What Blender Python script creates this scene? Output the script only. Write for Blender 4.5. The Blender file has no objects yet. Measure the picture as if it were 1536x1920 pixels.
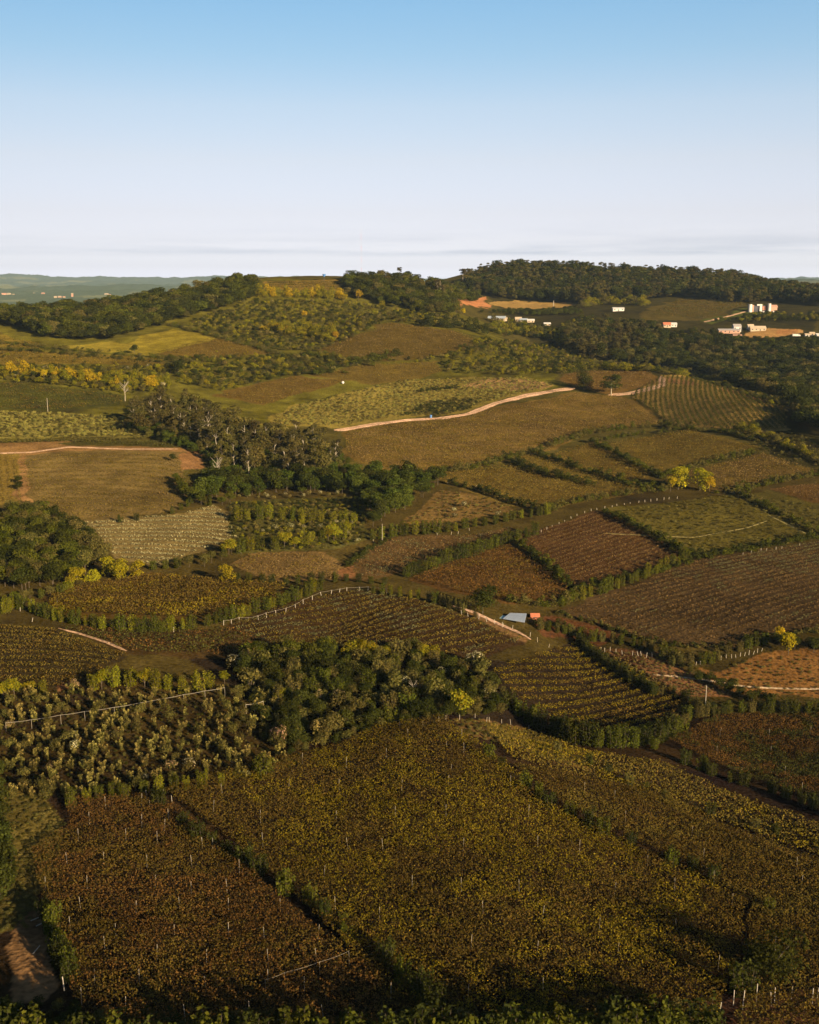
import bpy, math, random
import numpy as np
from mathutils import Vector, Matrix
R = math.radians
rng = np.random.default_rng(7)
random.seed(7); LOG = []
sc = bpy.context.scene
COL = sc.collection

# ------------------------------------------------------------------ camera
W0, H0, F0 = 1536.0, 1920.0, 2059.0          # photograph size and focal length in its pixels
PITCH = R(11.93)
CAMZ = 110.0
cam = bpy.data.cameras.new('camera'); cam_o = bpy.data.objects.new('camera', cam); COL.objects.link(cam_o)
cam.sensor_fit = 'VERTICAL'; cam.sensor_height = 24.0; cam.sensor_width = 24.0
cam.lens = 24.0 * F0 / H0
cam.clip_start = 1.0; cam.clip_end = 60000.0
cam_o.location = (0, 0, CAMZ); cam_o.rotation_euler = (R(90) - PITCH, 0, 0)
sc.camera = cam_o

# ------------------------------------------------------------------ light
SUN_EL, SUN_AZ = R(17), math.atan2(0.62, -0.78)      # azimuth from +Y towards +X
SUN_DIR = Vector((math.sin(SUN_AZ) * math.cos(SUN_EL), math.cos(SUN_AZ) * math.cos(SUN_EL), math.sin(SUN_EL)))
world = bpy.data.worlds.new('World'); sc.world = world; world.use_nodes = True
nt = world.node_tree; nt.nodes.clear()
def N(nt, t, **kw):
    n = nt.nodes.new(t)
    for k, v in kw.items(): setattr(n, k, v)
    return n
def LK(nt, a, b): nt.links.new(a, b)
out = N(nt, 'ShaderNodeOutputWorld'); bg = N(nt, 'ShaderNodeBackground')
sky = N(nt, 'ShaderNodeTexSky', sky_type='NISHITA', sun_disc=False, sun_elevation=SUN_EL, sun_rotation=SUN_AZ,
        air_density=1.0, dust_density=1.0, ozone_density=1.0, altitude=600)
tc = N(nt, 'ShaderNodeTexCoord'); sep = N(nt, 'ShaderNodeSeparateXYZ'); LK(nt, tc.outputs['Generated'], sep.inputs[0])
# pale layer of air low over the horizon and the clear blue above it
ramp = N(nt, 'ShaderNodeValToRGB'); LK(nt, sep.outputs['Z'], ramp.inputs[0])
SKY_RAMP = [(0.0, (1.0, 1.0, 1.0)), (0.06, (1, 1, 1)), (0.12, (1, 1, 1)), (0.24, (1, 1, 1)), (0.6, (1, 1, 1))]
SKY_RAMP = [(0.0000, (1.195, 1.274, 2.202)), (0.0046, (1.195, 1.274, 2.202)), (0.0116, (0.986, 1.023, 1.739)), (0.0346, (0.888, 0.843, 1.274)), (0.0573, (0.912, 0.797, 1.050)), (0.1018, (1.034, 0.854, 0.937)), (0.1449, (1.032, 0.918, 0.951)), (0.1863, (0.855, 0.930, 0.980)), (0.2241, (0.767, 0.942, 1.020)), (0.5000, (0.743, 0.890, 1.030))]
el = ramp.color_ramp.elements
while len(el) > 1: el.remove(el[-1])
el[0].position = SKY_RAMP[0][0]; el[0].color = (*SKY_RAMP[0][1], 1)
for p, c in SKY_RAMP[1:]:
    e = el.new(p); e.color = (*c, 1)
mul = N(nt, 'ShaderNodeMix', data_type='RGBA', blend_type='MULTIPLY'); mul.inputs[0].default_value = 1
sx = N(nt, 'ShaderNodeMapRange'); LK(nt, sep.outputs['X'], sx.inputs[0])
for i, v in zip((1, 2, 3, 4), (-.45, .45, .80, 1.20)): sx.inputs[i].default_value = v
even = N(nt, 'ShaderNodeVectorMath', operation='SCALE'); LK(nt, sky.outputs[0], even.inputs[0]); LK(nt, sx.outputs[0], even.inputs['Scale'])
LK(nt, even.outputs[0], mul.inputs[6]); LK(nt, ramp.outputs[0], mul.inputs[7])
# thin flat cloud bands just above the horizon
mp = N(nt, 'ShaderNodeMapping'); mp.inputs['Scale'].default_value = (2.6, 2.6, 42.0); LK(nt, tc.outputs['Generated'], mp.inputs[0])
nz = N(nt, 'ShaderNodeTexNoise'); nz.inputs['Scale'].default_value = 3.0; nz.inputs['Detail'].default_value = 6; nz.inputs['Roughness'].default_value = .55
LK(nt, mp.outputs[0], nz.inputs[0])
cr = N(nt, 'ShaderNodeValToRGB'); LK(nt, nz.outputs[0], cr.inputs[0])
cr.color_ramp.elements[0].position = .40; cr.color_ramp.elements[1].position = .66
band = N(nt, 'ShaderNodeValToRGB'); LK(nt, sep.outputs['Z'], band.inputs[0])
be = band.color_ramp.elements
be[0].position = .0195; be[0].color = (0, 0, 0, 1); be[1].position = .0232; be[1].color = (1, 1, 1, 1)
e = be.new(.030); e.color = (.55, .55, .55, 1); e = be.new(.038); e.color = (.22, .22, .22, 1); e = be.new(.052); e.color = (0, 0, 0, 1)
# the bands are thicker towards the right of the view
side = N(nt, 'ShaderNodeMapRange'); LK(nt, sep.outputs['X'], side.inputs[0])
for i, v in zip((1, 2, 3, 4), (-.4, .38, .35, 1.0)): side.inputs[i].default_value = v
m1 = N(nt, 'ShaderNodeMath', operation='MULTIPLY'); LK(nt, cr.outputs[0], m1.inputs[0]); LK(nt, band.outputs[0], m1.inputs[1])
m2 = N(nt, 'ShaderNodeMath', operation='MULTIPLY'); LK(nt, m1.outputs[0], m2.inputs[0]); LK(nt, side.outputs[0], m2.inputs[1])
m3 = N(nt, 'ShaderNodeMath', operation='MULTIPLY'); LK(nt, m2.outputs[0], m3.inputs[0]); m3.inputs[1].default_value = 1.0
cm = N(nt, 'ShaderNodeMix', data_type='RGBA', blend_type='MULTIPLY'); LK(nt, m3.outputs[0], cm.inputs[0])
LK(nt, mul.outputs[2], cm.inputs[6]); cm.inputs[7].default_value = (.62, .67, .74, 1)
LK(nt, cm.outputs[2], bg.inputs[0]); bg.inputs[1].default_value = 0.05
LK(nt, bg.outputs[0], out.inputs[0])
sun = bpy.data.lights.new('sun', 'SUN'); sun_o = bpy.data.objects.new('sun', sun); COL.objects.link(sun_o)
sun.energy = 5.0; sun.angle = R(0.6); sun.color = (1.0, .77, .46)
sun_o.rotation_euler = SUN_DIR.to_track_quat('Z', 'Y').to_euler()
vs = sc.view_settings; vs.view_transform = 'Standard'; vs.look = 'None'; vs.gamma = 1.0; vs.use_curve_mapping = False
vs.exposure = 1.58; HAZE = 1.9e-5
sc.cycles.max_bounces = 4; sc.cycles.diffuse_bounces = 2; sc.cycles.transmission_bounces = 2; sc.cycles.transparent_max_bounces = 4
sc.cycles.volume_bounces = 0; sc.cycles.use_denoising = True
try: sc.cycles.denoiser = 'OPENIMAGEDENOISE'
except Exception: pass

# ------------------------------------------------------------------ terrain heights
def ray(px, py):
    u = (np.asarray(px, float) - W0 / 2) / F0; v = (H0 / 2 - np.asarray(py, float)) / F0
    c, s = math.cos(PITCH), math.sin(PITCH)
    return u, c + v * s, v * c - s
def P3(px, py, Y):
    dx, dy, dz = ray(px, py); k = Y / dy
    return dx * k, Y, CAMZ + dz * k
def PZ(px, Y, Z):                               # a point hidden from the camera, by its height
    dx, dy, dz = ray(px, 700); return dx / dy * Y, Y, Z
CT = []
for a in [
 # near slope
 (0,1920,128),(384,1920,130),(768,1920,132),(1152,1920,134),(1536,1920,136),
 (0,1650,175),(384,1650,176),(768,1650,177),(1152,1650,180),(1536,1650,184),
 (0,1500,205),(300,1490,209),(640,1420,228),(850,1352,245),(1050,1420,233),(1250,1500,219),(1536,1560,207),
 # dip behind the crest
 (1400,1430,254),(1340,1345,284),(1536,1345,284),(1150,1372,272),(960,1300,286),(1080,1205,345),(1290,1310,300),
 (100,1450,220),(500,1440,222),(100,1300,264),(400,1300,265),(620,1300,268),(1536,1290,312),(1340,1250,325),
 (100,1230,292),(400,1215,306),(650,1220,308),(900,1232,312),(0,1170,328),(1130,1215,340),(1400,1220,336),
 (200,1190,318),(400,1170,330),(550,1135,350),(660,1108,372),(800,1130,356),(980,1190,335),
 (100,1100,388),(300,1085,398),(520,1100,382),(640,1078,402),(850,1095,390),(1060,1150,362),(1290,1212,338),(1536,1180,350),
 (1300,1050,438),(1536,1015,472),(1070,1105,392),(960,1015,466),(770,1085,400),
 (60,1060,415),(250,1055,420),(430,1040,430),(60,960,500),(300,975,488),(420,950,510),(600,1035,436),(640,960,515),
 (720,1010,468),(900,960,520),(1120,960,520),(1380,925,560),(1536,945,540),
 (50,900,560),(330,900,562),(200,845,628),(0,845,622),(340,845,628),(480,930,560),(520,850,660),(420,800,720),
 (650,850,655),(700,885,612),(830,905,582),(960,870,640),(1110,905,590),(1210,895,602),(1350,925,562),(1536,895,598),
 (1020,850,676),(1240,800,772),(1430,845,655),(1536,850,640),(1290,808,740),(850,790,792),(660,805,765),
 (950,755,852),(1080,728,905),(1150,742,880),(1230,725,905),(1180,745,875),(1475,805,715),(1250,703,935),(1360,735,870),(1470,758,806),
 (500,790,762),(250,800,708),(0,815,672),(0,770,762),(240,770,775),(560,755,855),(760,715,945),(950,715,935),(1060,705,948),(1200,696,955),
 (0,715,868),(230,735,840),(450,715,930),(640,705,940),(0,650,1020),(200,680,950),(400,665,1010),(620,655,1045),(720,680,985),(880,640,1080),(870,680,1000),(1000,680,1040),
 (330,615,1130),(200,635,1075),(60,625,1085),(480,600,1180),(760,610,1150),(850,615,1150),(600,570,1265),(560,548,1310),
 (0,592,1235),(100,586,1250),(200,577,1260),(300,562,1285),(400,542,1315),(460,532,1330),(520,527,1370),(570,524,1385),(640,524,1395),
 (700,570,1290),(800,575,1310),(700,526,1400),(760,527,1410),(820,548,1400),(860,566,1420),
 (990,640,1230),(900,598,1400),(960,598,1440),(890,568,1620),(1040,575,1640),(850,540,1750),
 (1040,640,1260),(1150,600,1420),(1158,580,1530),(1260,612,1400),(1300,600,1440),(1390,620,1370),(1490,628,1330),(1536,632,1320),(1430,582,1560),(1300,570,1610),
 (960,557,1720),(1100,557,1720),(1250,557,1720),(1450,562,1680),(1536,566,1650),
 (880,532,1850),(900,516,1880),(950,509,1900),(1050,508,1910),(1130,514,1910),(1280,522,1900),(1370,528,1880),(1430,545,1850),(1536,556,1800),
 # far country
 (0,550,5200),(100,548,5200),(200,552,5200),(330,552,5200),(0,543,7600),(150,542,7600),(330,542,7600),(1400,536,5600),(1536,533,5600),(1400,529,7600),(1536,527,7600),
 (700,545,7000),(1100,545,7000)]:
    CT.append(P3(*a))
for a in [
 (0,243,4),(1000,262,-4),(1250,245,-2),(750,262,4),(600,330,1),
 (1250,1110,14),(1400,1080,10),(1536,1000,8),(1536,820,10),(1150,1120,22),(1400,1230,26),(1536,1200,28),(1330,1000,17),
 (0,1700,45),(300,1700,60),(570,1700,85),(740,1750,80),(100,3000,30),(700,3000,40),(1200,2600,55),(1500,2600,60),(1100,3500,40),
 (0,12000,60),(768,12000,60),(1536,12000,60),(0,4000,30),(1536,4000,45),
 (-900,1200,70),(-900,600,15),(-700,250,6),(2400,1200,40),(2400,600,5),(2200,250,0),(-900,3000,50),(2400,3000,60),(-900,9000,70),(2400,9000,70),
 (-300,400,4),(-300,800,25),(-300,1200,60),(1850,400,-3),(1850,800,14),(1850,1300,35),(1850,1900,80)]:
    CT.append(PZ(*a))
for x, y, z in [(-200,60,12),(200,60,12),(0,60,13),(-150,-100,14),(150,-100,14),(0,-100,14),(0,0,14)]: CT.append((x, y, z))
CT = np.array(CT, float)
OFF = 200.0
def st(x, y): return x / (y + OFF), np.log(y + OFF)
SK = 1.6
def _phi(r2): return np.where(r2 > 1e-12, r2 * np.log(np.maximum(r2, 1e-12)), 0.0)
cs, ctt = st(CT[:, 0], CT[:, 1]); cs = cs * SK
n = len(CT)
A = np.zeros((n + 3, n + 3)); A[:n, :n] = _phi((cs[:, None] - cs[None]) ** 2 + (ctt[:, None] - ctt[None]) ** 2) + np.eye(n) * 2e-5
A[:n, n] = 1; A[:n, n + 1] = cs; A[:n, n + 2] = ctt; A[n:, :n] = A[:n, n:].T
# fit the height as an angle seen from the drone so that far and near points count alike
wy = (CT[:, 1] + OFF)
b = np.concatenate([(CT[:, 2] - CAMZ) / wy, np.zeros(3)])
TW = np.linalg.solve(A, b)

_perm = rng.permutation(4096)
_val = rng.random(4096) * 2 - 1
def vnoise(x, y, seed=0):
    xi = np.floor(x).astype(np.int64); yi = np.floor(y).astype(np.int64); fx = x - xi; fy = y - yi
    fx = fx * fx * (3 - 2 * fx); fy = fy * fy * (3 - 2 * fy)
    def h(a, c): return _val[_perm[(_perm[(a + seed * 131) & 4095] + c) & 4095]]
    return (h(xi, yi) * (1 - fx) + h(xi + 1, yi) * fx) * (1 - fy) + (h(xi, yi + 1) * (1 - fx) + h(xi + 1, yi + 1) * fx) * fy
def fbm(x, y, oct=4, seed=0):
    r = 0; a = 1.0; t = 0
    for i in range(oct):
        r = r + a * vnoise(x, y, seed + i); t += a; a *= .5; x = x * 2.03 + 17.1; y = y * 2.03 - 9.7
    return r / t

Sg = np.concatenate([np.linspace(-1.6, -.44, 50, endpoint=False), np.linspace(-.44, .44, 720), np.linspace(.44, 1.6, 51)[1:]])
Tg = np.concatenate([np.linspace(math.log(30), math.log(310), 70, endpoint=False), np.linspace(math.log(310), math.log(2250), 780, endpoint=False),
                     np.linspace(math.log(2250), math.log(15000), 160)])
GS, GT = np.meshgrid(Sg, Tg)
GX = GS * np.exp(GT); GY = np.exp(GT) - OFF
GZ = np.zeros(GX.shape)
for i in range(0, GX.shape[0], 40):
    s_ = GS[i:i + 40].ravel() * SK; t_ = GT[i:i + 40].ravel()
    r2 = (s_[:, None] - cs[None]) ** 2 + (t_[:, None] - ctt[None]) ** 2
    w = _phi(r2) @ TW[:n] + TW[n] + TW[n + 1] * s_ + TW[n + 2] * t_
    GZ[i:i + 40] = (w * np.exp(t_) + CAMZ).reshape(GX[i:i + 40].shape)
GD = np.hypot(GX, GY)
GZ = np.maximum(GZ, -25) 
GZ = np.where(GY < 90, np.clip(GZ, 5, 25), GZ)
GZ = GZ + fbm(GX / 45, GY / 45, 3, 3) * np.clip(GD / 1200, .15, 1.0) * 1.6
far = np.clip((GD - 3000) / 3000, 0, 1)
GZ = GZ + far * fbm(GX / 500, GY / 900, 5, 9) * 46 + far * fbm(GX / 110, GY / 150, 4, 5) * 22

def height(x, y):
    x = np.asarray(x, float); y = np.asarray(y, float)
    s, t = st(x, np.maximum(y, -165))
    i = np.clip(np.searchsorted(Tg, t) - 1, 0, len(Tg) - 2); j = np.clip(np.searchsorted(Sg, s) - 1, 0, len(Sg) - 2)
    a = np.clip((t - Tg[i]) / (Tg[i + 1] - Tg[i]), 0, 1); c = np.clip((s - Sg[j]) / (Sg[j + 1] - Sg[j]), 0, 1)
    return (GZ[i, j] * (1 - a) + GZ[i + 1, j] * a) * (1 - c) + (GZ[i, j + 1] * (1 - a) + GZ[i + 1, j + 1] * a) * c
_YS = np.exp(np.linspace(math.log(100), math.log(9500), 1500))
def ground(px, py):
    """first point of the land along the line of sight through a pixel of the photograph: arrays x, y, z"""
    px = np.atleast_1d(np.asarray(px, float)); py = np.atleast_1d(np.asarray(py, float))
    X = []; Y = []
    for k in range(0, len(px), 400):
        dx, dy, dz = ray(px[k:k + 400], py[k:k + 400])
        ys = _YS[None]; q = ys / dy[:, None]
        d = CAMZ + dz[:, None] * q - height(dx[:, None] * q, np.broadcast_to(ys, q.shape))
        hit = d < 0
        i = np.where(hit.any(1), hit.argmax(1), np.abs(d + 0 * q).argmin(1)); i = np.clip(i, 1, None)
        r = np.arange(len(i)); d0, d1 = d[r, i - 1], d[r, i]
        f = np.clip(d0 / np.where(np.abs(d0 - d1) < 1e-9, 1, d0 - d1), 0, 1)
        yy = _YS[i - 1] + (_YS[i] - _YS[i - 1]) * f
        X.append(dx * yy / dy); Y.append(yy)
    X = np.concatenate(X); Y = np.concatenate(Y)
    return X, Y, height(X, Y)
def dense(pts, step=12, closed=False):
    p = [np.array(q, float) for q in pts]
    if closed: p.append(p[0])
    o = []
    for a, c in zip(p[:-1], p[1:]):
        k = max(1, int(np.hypot(*(c - a)) / step))
        for t in range(k): o.append(a + (c - a) * t / k)
    if not closed: o.append(p[-1])
    return np.array(o)
def wpoly(pts):
    d = dense(pts, 14, True); x, y, z = ground(d[:, 0], d[:, 1]); return np.stack([x, y], 1)
def inside(x, y, poly):
    c = np.zeros(np.shape(x), bool); q = np.roll(poly, 1, 0)
    for (x1, y1), (x2, y2) in zip(poly, q):
        m = (y1 > y) != (y2 > y)
        if m.any(): c ^= m & (x < (x2 - x1) * (y - y1) / ((y2 - y1) or 1e-9) + x1)
    return c
def project(x, y, z):
    c, s = math.cos(PITCH), math.sin(PITCH); zz = z - CAMZ
    f = y * c - zz * s; v = (y * s + zz * c) / f; return W0 / 2 + F0 * x / f, H0 / 2 - F0 * v, f
# ------------------------------------------------------------------ tags and materials
def tag(o, label=None, cat=None, group=None, kind=None):
    for k, v in (('label', label), ('category', cat), ('group', group), ('kind', kind)):
        if v: o[k] = v
    return o
def srgb(r, g, b):
    f = lambda c: (c / 255 / 12.92) if c <= 10 else ((c / 255 + .055) / 1.055) ** 2.4
    return (f(r), f(g), f(b))
def mat(name):
    m = bpy.data.materials.new(name); m.use_nodes = True; m.node_tree.nodes.clear(); return m, m.node_tree
def plain(name, col, rough=.8, noise=.25, scale=2.0, spec=.3):
    m, t = mat(name); o = N(t, 'ShaderNodeOutputMaterial'); p = N(t, 'ShaderNodeBsdfPrincipled'); LK(t, p.outputs[0], o.inputs[0])
    tc = N(t, 'ShaderNodeTexCoord'); nz = N(t, 'ShaderNodeTexNoise'); nz.inputs['Scale'].default_value = scale; nz.inputs['Detail'].default_value = 5
    LK(t, tc.outputs['Object'], nz.inputs[0])
    mr = N(t, 'ShaderNodeMapRange'); LK(t, nz.outputs[0], mr.inputs[0]); mr.inputs[1].default_value = .3; mr.inputs[2].default_value = .7
    mr.inputs[3].default_value = 1 - noise; mr.inputs[4].default_value = 1 + noise * .6
    mx = N(t, 'ShaderNodeVectorMath', operation='SCALE'); mx.inputs[0].default_value = col; LK(t, mr.outputs[0], mx.inputs['Scale'])
    LK(t, mx.outputs[0], p.inputs['Base Color']); p.inputs['Roughness'].default_value = rough; p.inputs['Specular IOR Level'].default_value = spec
    return m
# foliage: the colour of each leaf spray is stored on it, each tree shifts it a little
MLEAF, t = mat('foliage')
o = N(t, 'ShaderNodeOutputMaterial'); at = N(t, 'ShaderNodeAttribute', attribute_name='Col'); oi = N(t, 'ShaderNodeObjectInfo')
hs = N(t, 'ShaderNodeHueSaturation'); LK(t, at.outputs['Color'], hs.inputs['Color'])
a1 = N(t, 'ShaderNodeMapRange'); LK(t, oi.outputs['Random'], a1.inputs[0]); a1.inputs[3].default_value = .485; a1.inputs[4].default_value = .515
a2 = N(t, 'ShaderNodeMath', operation='MULTIPLY'); LK(t, oi.outputs['Random'], a2.inputs[0]); a2.inputs[1].default_value = 7.31
a3 = N(t, 'ShaderNodeMath', operation='FRACT'); LK(t, a2.outputs[0], a3.inputs[0])
a4 = N(t, 'ShaderNodeMapRange'); LK(t, a3.outputs[0], a4.inputs[0]); a4.inputs[3].default_value = .72; a4.inputs[4].default_value = 1.28
LK(t, a1.outputs[0], hs.inputs['Hue']); LK(t, a4.outputs[0], hs.inputs['Value'])
d = N(t, 'ShaderNodeBsdfDiffuse'); tr = N(t, 'ShaderNodeBsdfTranslucent'); mx = N(t, 'ShaderNodeMixShader'); mx.inputs[0].default_value = .22
LK(t, hs.outputs[0], d.inputs[0]); LK(t, hs.outputs[0], tr.inputs[0]); LK(t, d.outputs[0], mx.inputs[1]); LK(t, tr.outputs[0], mx.inputs[2]); LK(t, mx.outputs[0], o.inputs[0])
# vine canopies: as above, without the shift from object to object
MVINE, t = mat('vine_leaves')
o = N(t, 'ShaderNodeOutputMaterial'); at = N(t, 'ShaderNodeAttribute', attribute_name='Col')
d = N(t, 'ShaderNodeBsdfDiffuse'); tr = N(t, 'ShaderNodeBsdfTranslucent'); mx = N(t, 'ShaderNodeMixShader'); mx.inputs[0].default_value = .2
LK(t, at.outputs['Color'], d.inputs[0]); LK(t, at.outputs['Color'], tr.inputs[0]); LK(t, d.outputs[0], mx.inputs[1]); LK(t, tr.outputs[0], mx.inputs[2]); LK(t, mx.outputs[0], o.inputs[0])
MBARK = plain('bark', (.06, .045, .03), .9, .4, 3)
MPALE = plain('pale_bark', (.26, .22, .165), .9, .3, 2)
MPOST = plain('weathered_concrete', (.27, .235, .19), .8, .25, 5)
MWIRE = plain('galvanised_wire', (.45, .40, .33), .6, .1, 5)
MWHITE = plain('white_paint', (.38, .36, .335), .6, .15, .3)
MGLASS = plain('dark_window', (.03, .035, .045), .15, .1, 1, .6)
MRED = plain('clay_tiles', (.34, .11, .055), .8, .3, 2)
MPINK = plain('pink_brick', (.30, .17, .12), .85, .25, 1)
MGREY = plain('fibre_cement_roof', (.22, .20, .19), .8, .2, 1)
MTARP = plain('bluish_sheet_roof', (.23, .26, .30), .5, .12, .6)
MTAN = plain('plaster', (.31, .24, .165), .85, .2, 1)
MTRACK = plain('pink_dirt', srgb(196, 150, 118), .95, .35, .35, .1)
MBLUE = plain('blue_plastic', (.06, .16, .38), .5, .1, 1)
MDARK = plain('dark_paint', (.035, .03, .03), .6, .1, 1)

# ------------------------------------------------------------------ terrain colours
def lin(c, k=1.0): return np.array(srgb(*c)) * k
G_BASE = lin((92, 84, 40))
def shape(px):                                    # a plot outline in the photograph laid on the land
    return wpoly(px)
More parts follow.
